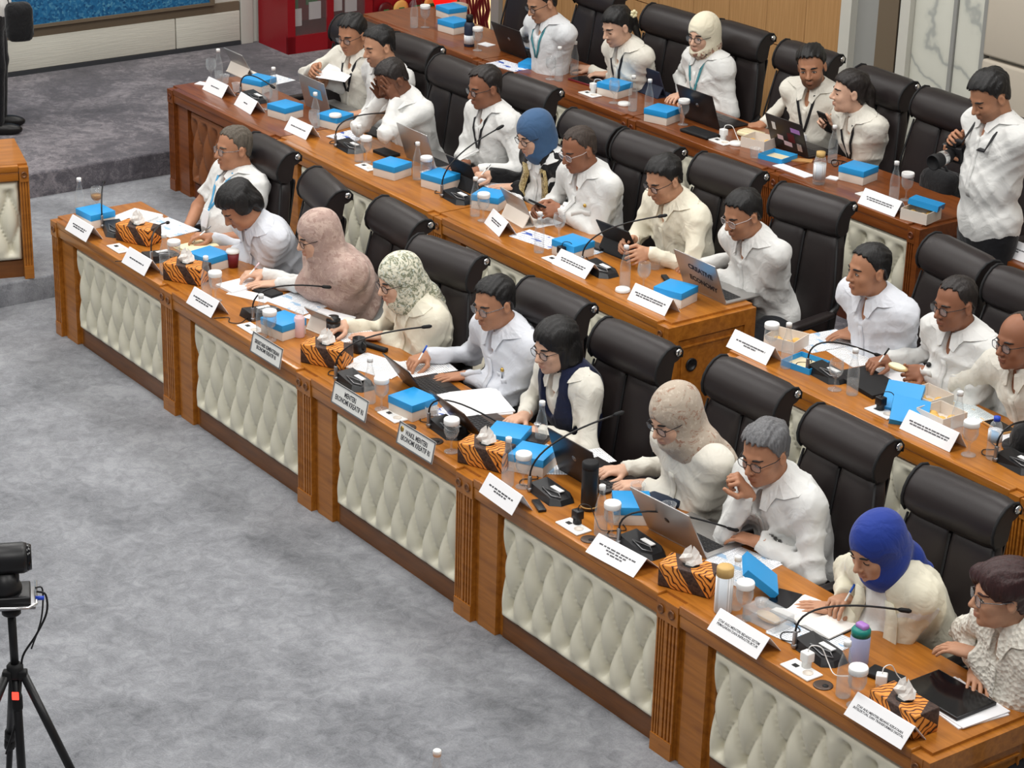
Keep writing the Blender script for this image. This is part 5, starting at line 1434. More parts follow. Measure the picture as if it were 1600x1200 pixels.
nameplate(1, 652, 698, 'metal nameplate reading WAKIL MENTERI EKONOMI KREATIF RI', 'WAKIL MENTERI\nEKONOMI KREATIF RI', metal=True, w=.29, size=.0325)
nameplate(1, 790, 783, NP+'below the batik box near the navy-vest person', [.7, .35], rot=-4, w=.27)
nameplate(1, 972, 875, NP+'below the silver laptop, bent forward', [.75, .4, .3], rot=4, w=.29, lean=48)
nameplate(1, 1162, 1000, NP+'reading STAF AHLI MENTERI BIDANG SISTEM PEMASARAN', 'STAF AHLI MENTERI BIDANG SISTEM\nPEMASARAN DAN INFRASTRUKTUR', w=.285, size=.0145, lean=40)
nameplate(1, 1382, 1136, NP+'reading STAF AHLI MENTERI at the bottom right', 'STAF AHLI MENTERI BIDANG KEKAYAAN\nINTELEKTUAL DAN TRANSFORMASI DIGITAL', w=.29, size=.0125, lean=40)
nameplate(2, 342, 145, NP+'at the far left of the second row', [.4]); nameplate(2, 390, 170, NP+'second from left in the second row', [.2], rot=-6)
nameplate(2, 472, 209, NP+'third from left in the second row', [.65])
nameplate(2, 782, 358, NP+'turned askew before the white tablet', [.6, .5], rot=-16, w=.25); nameplate(2, 902, 421, NP+'below the cream-shirt person', [.72, .66], w=.29, lean=40)
nameplate(2, 1021, 478, NP+'at the aisle end before the CREATIVE ECONOMY laptop', [.8, .7], rot=2, w=.29)
nameplate(2, 1178, 553, NP+'at the left end of the right-hand desk', [.72, .3], w=.29); nameplate(2, 1457, 684, NP+'rightmost of the second row, by the plastic water bottle', [.8, .74], w=.31)
nameplate(3, 1379, 326, NP+'at the aisle end of the back row', [.72, .66], w=.29); nameplate(3, 1584, 398, NP+'right of the aisle, back row, at the frame edge', [.7, .4], w=.29)

# ---- microphones
def mic(row, x, y, tip, label, rot=0):
    p = dpt(row, x, y); th = ROW_A+math.radians(rot); zt = ROWD[row]
    t = thing('conference_microphone', label, 'microphone', tuple(p), th, 'gooseneck conference microphones')
    if 'mic' not in MESHC:
        v = [(-.105, -.055, 0), (.075, -.07, 0), (.11, -.03, 0), (.11, .04, 0), (.07, .065, 0), (-.105, .055, 0), (-.095, -.045, .040), (.06, -.055, .026), (.095, -.025, .020), (.095, .03, .020), (.06, .052, .028), (-.095, .045, .044)]
        f = [(5, 4, 3, 2, 1, 0), (6, 7, 8, 9, 10, 11)]+[(i, (i+1) % 6, 6+(i+1) % 6, 6+i) for i in range(6)]
        MESHC['mic'] = (MB().add(v, f).mesh('base', 'black_plastic'),
                        MB().tube([(-.03, -.03, .040), (.05, -.04, .031), (.083, -.015, .027), (.05, .0, .033), (-.03, -.03, .040)], .0028, 5).mesh('trim', 'grey_metal'),
                        MB().box(-.095, -.080, -.062, -.048, .0, .075, bev=.004).lathe([(.010, -.01), (.010, .01)], 10, c=(0, 0, 0), M=Matrix.Translation((-.087, -.055, .012)) @ Matrix.Rotation(math.pi/2, 4, 'Y')).mesh('bracket', 'grey_metal'),
                        MB().box(-.02, .05, .005, .03, .033, .037).mesh('label_strip', 'white_plastic'))
    b, tr, br, ls = MESHC['mic']
    bo = link('base', b, t); link('trim', tr, bo); link('bracket', br, t); link('label_strip', ls, bo)
    R_ = Matrix.Rotation(th, 4, 'Z'); s0 = np.array(p)+np.array(R_ @ Vector((-.088, -.055, .07)))
    best = None
    for k in range(4, 60):
        q = at(tip[0], tip[1], zt+.01*k); d = abs(np.linalg.norm(q-s0)-.36)
        if best is None or d < best[0]-.004: best = (d, q)
    q = best[1]
    mid1 = s0+np.array([0, 0, .09]); pts = []
    hv = q-s0
    c1 = s0+np.array([0, 0, max(.05, min(.16, .45*np.linalg.norm(hv)))]); 
    for k in range(13):
        a = k/12; pts.append(((1-a)**2)*s0+2*a*(1-a)*c1+a*a*q)
    Ri = R_.inverted(); L_pts = [tuple(Ri @ Vector(tuple(z-p))) for z in pts]
    g = MB().tube(L_pts, .0042, 8).build('gooseneck', 'black_plastic', t)
    d = Vector(L_pts[-1])-Vector(L_pts[-2]); d.normalize(); e = Vector(L_pts[-1])
    MB().tube([tuple(e-d*.01), tuple(e), tuple(e+d*.03), tuple(e+d*.04)], [.006, .0095, .0095, .005], 10).build('capsule', 'black_matte', g)
    MB().tube(smooth([(-.10, -.02, .01), (-.16, -.05, .004), (-.20, -.01, .004), (-.17, .05, .004), (-.24, .08, .004)]), .0025, 6).build('cable', 'black_plastic', t)
for a in ((1, 180, 362, (162, 285), 'at the far left of the front row, upright stem', -15), (1, 252, 404, (261, 348), 'beside the first lidded glass, front row', 90),
          (1, 410, 492, (506, 448), 'left of the pink flask, pointing at the rose-hijab person', 90), (1, 555, 600, (662, 511), 'behind the MENTERI nameplate', 0),
          (1, 702, 674, (787, 665), 'behind the WAKIL MENTERI nameplate', 0), (1, 862, 775, (962, 648), 'left of the tall black tumbler', 0),
          (1, 1003, 858, (1140, 825), 'in front of the silver laptop', 0), (1, 1282, 1022, (1408, 953), 'beside the lavender flask, bottom right', 0),
          (2, 398, 156, (424, 134), 'behind the second second-row nameplate', 0), (2, 548, 233, (624, 177), 'in front of the person covering the face', 0),
          (2, 716, 312, (778, 201), 'in front of the black folio, second row', 0), (2, 938, 425, (1031, 338), 'right of the cream-shirt nameplate', 0),
          (2, 1294, 588, (1369, 554), 'on the right-hand desk before the bread holder', 0), (2, 1592, 728, (1650, 660), 'at the right frame edge, second row', 0)):
    mic(a[0], a[1], a[2], a[3], 'black gooseneck microphone '+a[4], a[5])

# ---- laptops and tablets
def laptop(row, x, y, label, shell='silver_shell', rot=0, ang=20, w=.31, d=.215, keym='keys', deckm=None, text=None, sticker=None, name='laptop', cat='laptop'):
    p = dpt(row, x, y)
    t = thing(name, label, cat, tuple(p), ROW_A+math.radians(rot), 'open laptops')
    MB().box(-w/2, w/2, -d/2, d/2, 0, .012, bev=.003).build('deck', deckm or shell, t)
    k = MB(); kw = (w-.05)/12
    for i in range(12):
        for j in range(5): k.box(-w/2+.025+i*kw+.0015, -w/2+.025+(i+1)*kw-.0015, -d/2+.03+j*.019, -d/2+.03+j*.019+.0165, .012, .0138)
    k.build('keyboard', keym, t)
    MB().box(-.05, .05, d/2-.075, d/2-.012, .012, .0126).build('trackpad', deckm or shell, t)
    M_ = Matrix.Translation((0, -d/2+.002, .012)) @ Matrix.Rotation(math.radians(ang), 4, 'X')
    s = MB().box(-w/2, w/2, -.006, 0, 0, d, M=M_, bev=.002).build('lid', shell, t)
    MB().box(-w/2+.008, w/2-.008, 0, .001, .01, d-.008, M=M_).build('screen', 'screen', s)
    if text:
        for tx, zz, tl in text:
            o = link('lettering', text_mesh(tx, .042, bold=.0016), s); o.matrix_local = M_ @ Matrix.Translation((0.02, -.0064, zz)) @ Matrix.Rotation(math.radians(tl), 4, 'Y') @ Matrix.Rotation(math.pi/2, 4, 'X')
    elif sticker:
        rr = random.Random(3)
        for (sx_, sz_, sw_, sh_, sm) in sticker: MB().box(sx_-sw_/2, sx_+sw_/2, -.0068, -.0058, sz_-sh_/2, sz_+sh_/2, M=M_).build('sticker', sm, s)
    else:
        MB().lathe([(.014, 0), (.014, .0006), (0, .0006)], 14, M=M_ @ Matrix.Translation((0, -.006, d*.55)) @ Matrix.Rotation(math.pi/2, 4, 'X')).build('emblem', 'grey_metal' if shell != 'silver_shell' else 'dark_shell', s)
    return t
laptop(1, 676, 606, 'thin black tablet laptop with keyboard at the MENTERI seat', 'dark_shell', -6, 34, .27, .19, 'keys')
laptop(1, 765, 668, 'dark bronze open laptop of the navy-vest person', 'bronze_shell', -4, 38, .31, .21)
laptop(1, 938, 745, 'dark open laptop of the taupe-hijab person', 'dark_shell', 0, 18, .32, .22)
laptop(1, 1092, 838, 'large silver open laptop in front of the person with fist at mouth', 'silver_shell', 4, 28, .35, .25)
laptop(2, 520, 170, 'silver laptop with a light blue sticker, second row', 'silver_shell', 0, 14, .32, .22, sticker=[(.02, .12, .15, .07, 'lanyard_blue')])
laptop(2, 683, 252, 'grey open laptop in front of the dark neck cord person', 'silver_shell', 0, 18, .33, .23)
laptop(2, 1128, 456, 'grey laptop with CREATIVE ECONOMY lettering on its lid', 'silver_shell', 0, 22, .33, .23, text=(('CREATIVE', .15, 6), ('ECONOMY', .075, 6)))
laptop(3, 824, 84, 'black open laptop in front of the reading person', 'dark_shell', 0, 22, .33, .22)
laptop(3, 1119, 190, 'black open laptop of the floral-hijab person', 'dark_shell', 0, 20, .34, .23)
laptop(3, 1256, 234, 'dark laptop covered in pink and white stickers', 'dark_shell', 0, 20, .32, .22, sticker=[(-.10, .15, .03, .05, 'white_plastic'), (-.06, .08, .05, .03, 'pink'), (.04, .10, .06, .06, 'red_dark'), (.09, .16, .08, .03, 'lilac'), (.0, .05, .07, .03, 'pink'), (.1, .05, .04, .05, 'silver_tip')])
def folio(row, x, y, label, shell, base, rot=0, ang=26, w=.25, h=.18, z=0):
    p = dpt(row, x, y); p[2] += z
    t = thing('tablet', label, 'tablet', tuple(p), ROW_A+math.radians(rot), 'tablets in folding cases')
    M_ = Matrix.Translation((0, 0, .05)) @ Matrix.Rotation(math.radians(ang), 4, 'X')
    MB().box(-w/2, w/2, -.004, .004, -.045, h-.045, M=M_, bev=.002).build('tablet_body', shell, t)
    MB().box(-w/2+.006, w/2-.006, .004, .005, -.04, h-.05, M=M_).build('screen', 'screen', t)
    M2 = Matrix.Translation((0, -.018, .055)) @ Matrix.Rotation(math.radians(-28), 4, 'X')
    MB().box(-w/2, w/2, -.003, .003, -.06, .02, M=M2).build('case_flap', base, t)
    MB().box(-w/2, w/2, -.055, .10, 0, .004).build('case_base', base, t)
    return t
folio(2, 378, 116, 'tablet in a white folding case, far left of second row', 'silver_shell', 'box_white', 0, 30)
folio(2, 812, 345, 'tablet in a white folding case before the phone-thumbing person', 'silver_shell', 'box_white', -6, 26)
folio(2, 727, 292, 'black folio tablet stand behind the second-row microphone', 'black_matte', 'black_matte', 0, 24)
folio(3, 1018, 146, 'navy folding tablet stand in front of the floral-hijab person', 'navy_shell', 'navy_shell', 0, 22)
folio(2, 970, 397, 'dark tablet held upright by the cream-shirt person', 'black_matte', 'black_matte', 4, 30, .26, .19)
folio(1, 510, 518, 'grey tablet leaning behind the black tumbler, front row', 'silver_shell', 'box_white', 10, 40, .2, .14)
def slab(name, cat, row, x, y, w, d, h, mt, label, rot=0, z=0, top=None, bev=.002, group=None):
    p = dpt(row, x, y); p[2] += z
    t = thing(name, label, cat, tuple(p), ROW_A+math.radians(rot), group)
    MB().box(-w/2, w/2, -d/2, d/2, 0, h, bev=min(bev, h*.4)).build('body', mt, t)
    if top: MB().box(-w/2+.006, w/2-.006, -d/2+.006, d/2-.006, h, h+.0008).build('face', top, t)
    return t
slab('tablet', 'tablet', 1, 1480, 1092, .29, .205, .012, 'black_plastic', 'black tablet lying flat on papers, bottom right', 0, .012, 'screen')
slab('tablet', 'tablet', 3, 924, 128, .26, .18, .012, 'maroon', 'tablet in maroon case under the hands of the flower-clip person', 6, 0, 'screen')
slab('tablet', 'tablet', 2, 1358, 600, .32, .20, .02, 'black_matte', 'closed black laptop under the bread holder', -8, 0)

# ---- papers, books, phones
PG = 'papers and brochures on the desks'
def sheet(row, x, y, mt, label, rot=0, w=.21, d=.297, n=1, h=.0012, z=0):
    p = dpt(row, x, y); p[2] += z
    t = thing('paper', label, 'papers', tuple(p), ROW_A+math.radians(rot), PG)
    for k in range(n):
        M_ = Matrix.Rotation(math.radians(k*5-2*(n > 1)), 4, 'Z')
        me = MB().box(-w/2, w/2, -d/2, d/2, k*h*1.05, k*h*1.05+h, M=M_)
        me.build('sheet', mt if k == n-1 else 'paper', t)
    return t
for a in ((1, 208, 346, 'print_text', 'stack of printed papers by the lanyard person', 20, .21, .28, 2, .012), (1, 264, 356, 'print_blue', 'blue printed brochure by the lanyard person', 8, .30, .21, 1, .004),
          (1, 375, 447, 'paper', 'white notepad under the pen of the rose-hijab person', 5, .15, .21, 1, .012), (1, 392, 462, 'paper', 'loose white sheet beside the rose-hijab notepad', 25, .25, .10, 1),
          (1, 466, 474, 'print_blue', 'printed brochure beside the rose-hijab person', 12, .29, .20, 1, .003), (1, 515, 496, 'paper', 'white papers left of the patterned-hijab person', 20, .22, .16, 2),
          (1, 556, 526, 'print_text', 'white notepad under the hand of the patterned-hijab person', -6, .14, .2, 1, .01), (1, 590, 572, 'print_text', 'printed sheets left of the writing hand at MENTERI seat', 20, .30, .21, 2),
          (1, 658, 574, 'print_text', 'printed sheet under the blue pen at the MENTERI seat', -10, .21, .30, 1), (1, 742, 632, 'paper', 'large stack of white paper left of the navy-vest person', -20, .30, .30, 2, .006),
          (1, 700, 648, 'print_photo', 'small blue leaflet in front of the bronze laptop', 10, .16, .12, 1), (1, 868, 734, 'print_blue', 'printed sheet behind the dark laptop microphone', -35, .10, .2, 1),
          (1, 846, 702, 'paper', 'folded white sheet under the half full bottle', 10, .18, .12, 1), (1, 918, 716, 'print_text', 'sheet of paper behind the dark laptop of the taupe-hijab person', -10, .16, .21, 1),
          (1, 978, 780, 'paper', 'small white napkin beside the taupe-hijab person', 10, .10, .08, 1, .006), (1, 1152, 884, 'print_blue', 'blue printed sheets right of the silver laptop', 12, .24, .29, 2),
          (1, 1268, 996, 'print_blue', 'blue printed sheets under the notebook of the royal-hijab person', 8, .29, .20, 2), (1, 1498, 1100, 'paper', 'white papers under the flat black tablet', -6, .29, .23, 2, .005),
          (2, 316, 131, 'paper', 'crumpled white napkin at the far left of the second row', 30, .08, .07, 1, .004), (2, 424, 126, 'print_blue', 'papers behind the white folding tablet, second row', 10, .2, .26, 1),
          (2, 545, 215, 'print_photo', 'blue booklet in front of the person covering the face', 8, .2, .2, 2, .004), (2, 690, 272, 'print_photo', 'blue leaflet behind the snack box, second row', 10, .24, .14, 1),
          (2, 764, 286, 'paper', 'white sheet under the pen of the slate-hijab person', 0, .21, .2, 2), (2, 790, 303, 'print_text', 'printed sheet under the left hand of the slate-hijab person', -20, .2, .16, 1),
          (2, 842, 374, 'print_photo', 'photo brochure under a water bottle, second row', 10, .30, .17, 1), (2, 838, 343, 'paper', 'white sheets behind the white folding tablet', 0, .26, .16, 2),
          (2, 918, 384, 'print_blue', 'printed sheets beside the cream-shirt person', 8, .26, .16, 2), (2, 1288, 533, 'print_blue', 'blue striped printed sheet under the folded arms', -8, .22, .30, 1),
          (2, 1338, 556, 'print_text', 'white sheet left of the bread holder', -10, .24, .2, 1), (2, 1400, 585, 'paper', 'white sheet under the bread', -10, .2, .18, 1),
          (2, 1500, 642, 'print_warm', 'colourful printed chart near the plastic water bottle', -8, .30, .21, 1), (2, 1578, 684, 'paper', 'white sheet right of the plastic water bottle', 5, .1, .14, 1),
          (3, 760, 70, 'paper', 'white napkin right of the dark flask, back row', 10, .1, .08, 1, .004), (3, 795, 103, 'print_photo', 'magazine in front of the black laptop, back row', 8, .28, .16, 1),
          (3, 1240, 267, 'paper', 'white card lying at the front edge of the back row', 0, .28, .08, 1, .003), (3, 1252, 251, 'kraft', 'brown paper bag by the stickered laptop', 40, .13, .06, 1, .006), (3, 1302, 279, 'paper', 'crumpled white napkin beside the wood-lidded flask', 20, .07, .06, 1, .006)):
    sheet(*a)
def book_open(row, x, y, label, page, cover, rot=0, w=.30, d=.21, z=0):
    p = dpt(row, x, y); p[2] += z
    t = thing('notebook', label, 'notebook', tuple(p), ROW_A+math.radians(rot), PG)
    MB().box(-w/2-.004, w/2+.004, -d/2-.004, d/2+.004, 0, .004).build('cover', cover, t)
    for s in (-1, 1):
        pr = [(0, .004), (s*w*.1, .018), (s*w*.3, .016), (s*w*.5, .010), (s*w*.5, .004)]
        MB().prism([(a, b) for a, b in (pr if s > 0 else pr[::-1])], -d/2, d/2, M=Matrix.Rotation(math.pi/2, 4, 'Z')).build('pages', page, t)
    return t
book_open(1, 1276, 966, 'open notebook under the hands of the royal-hijab person', 'tissue', 'black_matte', 6, .30, .20)
book_open(1, 322, 394, 'open yellow notepad under the bent-over writer', 'cream_paper', 'cream_paper', 5, .34, .20)
book_open(3, 822, 70, 'open blue book held by the reading person', 'paper', 'box_blue', 10, .26, .19, .01)
slab('phone', 'phone', 1, 418, 458, .16, .08, .016, 'black_matte', 'black wallet beside the rose-hijab person', 10, .0)
slab('phone', 'phone', 1, 1224, 940, .10, .15, .014, 'black_matte', 'black phone case beside the open notebook', 25, 0, 'screen')
slab('phone', 'phone', 2, 930, 386, .15, .08, .01, 'black_plastic', 'phone lying on papers by the cream-shirt person', 8, .004, 'screen')
slab('phone', 'phone', 2, 1562, 668, .15, .085, .01, 'kraft', 'phone in tan case right of the plastic water bottle', -8, 0, 'screen')
slab('folder', 'folder', 2, 592, 210, .26, .12, .012, 'black_matte', 'black folder in front of the person covering the face', 6); slab('wallet', 'wallet', 2, 604, 241, .16, .09, .018, 'black_matte', 'black wallet left of the grey laptop', 4)
slab('pouch', 'pouch', 3, 1094, 210, .24, .12, .02, 'black_matte', 'black flat pouch in front of the black laptop, back row', 4, bev=.008); slab('pouch', 'pouch', 1, 1032, 789, .15, .10, .035, 'navy_pouch', 'navy zip pouch behind the silver laptop', 6, bev=.012)
slab('pouch', 'pouch', 1, 586, 545, .15, .03, .02, 'black_matte', 'black pen case beside the black mug', 18, bev=.006); slab('power_bank', 'power bank', 2, 1012, 462, .12, .03, .016, 'black_matte', 'black power bank behind the aisle-end nameplate', 10)
slab('phone', 'phone', 1, 822, 696, .20, .10, .02, 'dark_shell', 'dark tablet leaning on the snack boxes near navy-vest person', 30, .03)
slab('power_bank', 'power bank', 1, 1383, 1060, .14, .075, .022, 'black_matte', 'black power bank between the lavender flask and the flat tablet', 14, bev=.008)
slab('clasp', 'wallet', 1, 842, 792, .11, .035, .012, 'black_plastic', 'black lanyard clip below the microphone near the tumbler', -20)
slab('glasses_case', 'case', 2, 1042, 439, .13, .03, .014, 'black_matte', 'black earphone case left of the CREATIVE ECONOMY laptop', -24)

# ---- cups, flasks and other singles
def lathe_thing(name, cat, row, x, y, label, parts, rot=0, handle=None):
    p = dpt(row, x, y); t = thing(name, label, cat, tuple(p), ROW_A+math.radians(rot))
    for nm, pr, mt in parts: MB().lathe(pr, 22).build(nm, mt, t)
    if handle: MB().tube([(.036, 0, .025), (.058, 0, .03), (.06, 0, .055), (.036, 0, .065)], .005, 8).build('handle', handle, t)
    return t
lathe_thing('tumbler', 'tumbler', 1, 920, 795, 'tall black tumbler beside the dark laptop', [('body', [(.034, 0), (.036, .004), (.036, .19), (.034, .195)], 'black_plastic'), ('lid', [(.036, .19), (.037, .2), (.036, .218), (.03, .222), (0, .222)], 'black_matte'), ('ring', [(.0365, .014), (.0365, .02)], 'cork')])
lathe_thing('flask', 'flask', 1, 468, 526, 'small pale pink flask beside a snack box', [('body', [(.024, 0), (.027, .004), (.027, .10), (.022, .11)], 'pink'), ('lid', [(.022, .108), (.022, .135), (.014, .145), (0, .145)], 'clear_plastic')])
lathe_thing('coffee_cup', 'cup', 1, 364, 417, 'maroon paper coffee cup with white lid', [('cup', [(.027, 0), (.036, .085)], 'maroon'), ('lid', [(.038, .083), (.038, .09), (.034, .1), (0, .1)], 'white_plastic')])
lathe_thing('tumbler', 'tumbler', 1, 521, 526, 'short black tumbler beside the patterned-hijab person', [('body', [(.034, 0), (.036, .01), (.036, .08)], 'dark_shell'), ('lid', [(.037, .08), (.037, .094), (.028, .10), (.028, .11), (0, .11)], 'black_plastic')])
lathe_thing('mug', 'mug', 1, 561, 550, 'small black mug beside the batik tissue box', [('body', [(.03, 0), (.033, .004), (.033, .075), (.03, .075), (.03, .01), (0, .01)], 'black_plastic')], 0, 'black_plastic')
lathe_thing('tumbler', 'tumbler', 1, 1129, 956, 'pale patterned tumbler with wooden lid', [('body', [(.032, 0), (.035, .005), (.035, .16)], 'print_text'), ('lid', [(.034, .16), (.034, .195), (.03, .2), (0, .2)], 'cork')])
t = lathe_thing('flask', 'flask', 1, 1341, 1035, 'lavender flask with teal and purple cap', [('body', [(.036, 0), (.038, .005), (.038, .11), (.033, .12)], 'lavender'), ('collar', [(.037, .118), (.037, .14), (.03, .15), (0, .15)], 'teal')])
MB().box(-.02, .028, -.016, .016, .145, .168, bev=.008).build('spout_cap', 'lilac', t)
lathe_thing('flask', 'flask', 3, 733, 72, 'dark flask with white dotted pattern, back row', [('body', [(.034, 0), (.036, .005), (.036, .15), (.026, .17)], 'navy_shell'), ('lid', [(.024, .168), (.024, .215), (.018, .22), (0, .22)], 'black_plastic'), ('pattern', [(.0364, .02), (.0364, .08)], 'print_text')])
lathe_thing('flask', 'flask', 3, 1279, 287, 'clear glass flask with wooden lid and white label, back row', [('body', [(.034, 0), (.036, .005), (.036, .13), (.028, .16)], 'clear_plastic'), ('label_band', [(.0365, .03), (.0365, .12)], 'print_text'), ('lid', [(.026, .158), (.026, .19), (0, .19)], 'cork')])
t = lathe_thing('plastic_bottle', 'bottle', 2, 1551, 716, 'plastic water bottle with blue cap at the right frame edge', [('body', [(.028, 0), (.032, .006), (.032, .05), (.030, .06), (.032, .07), (.032, .13), (.024, .165), (.013, .18)], 'clear_plastic'), ('label_band', [(.0325, .085), (.0325, .135)], 'print_blue'), ('cap', [(.015, .178), (.015, .198), (0, .2)], 'blue_cap')])
t = thing('food_container', 'clear plastic food container with pastry near the patterned tumbler', 'container', tuple(dpt(1, 1200, 972)), ROW_A+.1)
b = MB().box(-.085, .085, -.055, .055, 0, .003)
for q in ((-.085, .085, -.055, -.053), (-.085, .085, .053, .055), (-.085, -.083, -.053, .053), (.083, .085, -.053, .053)): b.box(q[0], q[1], q[2], q[3], .003, .05)
b.build('tray', 'clear_plastic', t); MB().box(-.09, .09, -.06, .06, .05, .054, bev=.001).build('lid', 'clear_plastic', t)
MB().ball((.0, 0, .022), (.06, .028, .018), 14, 8).build('pastry', 'bread', t)
MB().lathe([(.022, .055), (.026, .08), (.028, .082), (0, .082)], 16, c=(-.04, 0, 0)).build('sauce_cup', 'clear_plastic', t)
t = thing('food_clamshell', 'open cream paper food tray beside the smiling person', 'container', tuple(dpt(3, 1174, 214)), ROW_A+.2)
v, f = rbox_soft(-.085, .085, -.05, .05, 0, .035, .017, 0, 4); MB().add(v, f, 0, True).build('tray', 'cream_paper', t)
v, f = rbox_soft(-.075, .075, -.04, .04, .03, .037, .003, 0, 2); MB().add(v, f, 0, True).build('inside', 'box_inside', t)
t = thing('bread', 'split piece of pale bread held over the white sheet', 'bread', tuple(at(1403, 574, D2+.115)), ROW_A)
MB().ball((0, 0, 0), (.058, .032, .014), 16, 8).build('crust', 'bread', t); MB().ball((0, -.004, .006), (.052, .027, .011), 16, 8).build('crumb', 'cream_paper', t)
t = thing('spectacles', 'folded black glasses beside the wood-lidded flask', 'glasses', tuple(dpt(3, 1312, 262)), ROW_A+.3)
for sx in (-1, 1):
    MB().tube([(sx*.033+.024*math.cos(q), 0, .022+.02*math.sin(q)) for q in [2*math.pi*i/14 for i in range(15)]], .0028, 6, cap=False).build('rim', 'frame_black', t)
    MB().tube([(sx*.058, 0, .03), (sx*.055, .06, .02), (sx*.03, .12, .004)], .0025, 6).build('temple', 'frame_black', t)
# pens in hands
def pen(key, hand, label, mt='pen_blue'):
    P_ = PE[key]; Mh, pose = P_['HM'][hand]; w = P_['WR'][hand]
    a = w+Mh @ np.array([.02, .115, -.045]); b = w+Mh @ np.array([.038, .035, .075])
    t = thing('pen', label, 'pen', tuple(a), 0, 'pens in writing hands')
    d = b-a
    MB().tube([(0, 0, 0), tuple(d*.08), tuple(d*.72)], [.0012, .0042, .0042], 8).build('barrel', 'white_plastic', t); MB().tube([tuple(d*.72), tuple(d)], .0046, 8).build('cap', mt, t)
pen('menteri', 'R', 'white pen with blue cap in the MENTERI hand'); pen('writer', 'R', 'pen in the hand of the bent-over writer', 'grey_metal'); pen('rose', 'R', 'pink-white pen held by the rose-hijab person', 'pink')
pen('royal', 'R', 'blue pen held by the royal-hijab person'); pen('slate', 'R', 'silver pen held by the slate-hijab person', 'silver_tip'); pen('bread', 'R', 'black pen held by the bread holder', 'black_plastic')
t = thing('pen', 'teal pen lying left of the flat tablet', 'pen', tuple(dpt(1, 1421, 1070)), ROW_A+1.2); MB().tube([(-.06, 0, .005), (.02, 0, .005)], .0045, 8).build('barrel', 'white_plastic', t); MB().tube([(.02, 0, .005), (.07, 0, .005)], .005, 8).build('cap', 'teal', t)
t = thing('stylus', 'white stylus in the hand of the lace-bloused person', 'stylus', tuple(at(1548, 1058, D1+.05)), 0); MB().tube([(0, 0, 0), (.02, .05, .09)], .0042, 8).build('barrel', 'white_plastic', t)
# phones in hands, lifted paper
def held(name, label, cat, a, b, sz, mt, nrm_tilt, off=(0, 0, 0)):
    c = (PE[a[0]]['WR'][a[1]]+PE[b[0]]['WR'][b[1]])/2; P_ = PE[a[0]]; c = c+P_['f']*.08+Zv*.02+np.array(off)
    t = thing(name, label, cat, tuple(c), 0)
    yaw = math.atan2(P_['f'][1], P_['f'][0])-math.pi/2
    t.rotation_euler = (math.radians(nrm_tilt), 0, yaw)
    return t
t = held('phone', 'black phone held by the person in pale-framed glasses', 'phone', ('thumb', 'R'), ('thumb', 'L'), None, None, 30); MB().box(-.04, .04, -.075, .075, -.006, .006, bev=.003).build('body', 'black_matte', t); MB().box(-.036, .036, -.07, .07, .006, .0066).build('face', 'paper', t)
t = held('phone', 'black phone held by the person beside the smiling one, back row', 'phone', ('phone', 'R'), ('phone', 'L'), None, None, 60, (0, 0, .03)); MB().box(-.037, .037, -.075, .075, -.005, .005, bev=.003).build('body', 'black_matte', t)
c = at(527, 113, D2+.22)
t = thing('paper', 'white sheet lifted between two people, far left of second row', 'papers', tuple(c), ROW_A, None); t.rotation_euler = (math.radians(6), math.radians(4), math.radians(-14))
MB().box(-.10, .10, -.14, .14, 0, .0015).build('sheet', 'paper', t)
# flower clip
P_ = PE['flower']; g = MB(); c0 = np.array([-.05, -.105, .05])
for k in range(6):
    q = k*math.pi/3; g.ball(tuple(c0+np.array([-.01, .016*math.cos(q), .016*math.sin(q)])), .011, 8, 6)
g.ball(tuple(c0), .012, 8, 6); g.v = [tuple(P_['toW'](q)-P_['org']) for q in g.v]; g.build('flower_clip', 'cream_paper', P_['root'])
# camera of the photographer
P_ = PE['photo']; c = (P_['WR']['R']+P_['WR']['L'])/2+P_['f']*.07
t = thing('photo_camera', 'black camera with grey-banded zoom lens held by the photographer', 'camera', tuple(c), 0)
yaw = math.atan2(P_['f'][1], P_['f'][0])-math.pi/2+.25; t.rotation_euler = (math.radians(-6), 0, yaw)
MB().box(-.065, .065, -.03, .03, -.05, .04, bev=.01).box(-.03, .03, -.025, .035, .035, .065, bev=.01).build('body', 'black_plastic', t)
MB().lathe([(.034, 0), (.036, .03), (.038, .035), (.038, .11), (.042, .12), (.042, .15), (.037, .152), (.034, .14), (0, .135)], 22, M=Matrix.Translation((0, .03, -.008)) @ Matrix.Rotation(-math.pi/2, 4, 'X')).build('lens', 'black_matte', t)
MB().lathe([(.0385, .05), (.0392, .052), (.0392, .085), (.0385, .087)], 22, cap=False, M=Matrix.Translation((0, .03, -.008)) @ Matrix.Rotation(-math.pi/2, 4, 'X')).build('lens_ring', 'silver_tip', t)
nb = P_['Nb']; f_, r_, s_ = P_['f'], P_['r'], P_['s']; st = MB()
for sg in (-1, 1):
    pts = [nb+r_*sg*.02-f_*.075+Zv*.01, nb+r_*sg*.075-f_*.02+Zv*.03, nb+r_*sg*.085+f_*.07-Zv*.02, nb+r_*sg*.09+f_*.16-Zv*.14, c+r_*sg*.075+Zv*.06, c+r_*sg*.07+Zv*.02]
    MB().tube([tuple(q-P_['org']) for q in pts], .013, 6, flat=.22).build('camera_strap', 'lanyard_black', P_['root'])
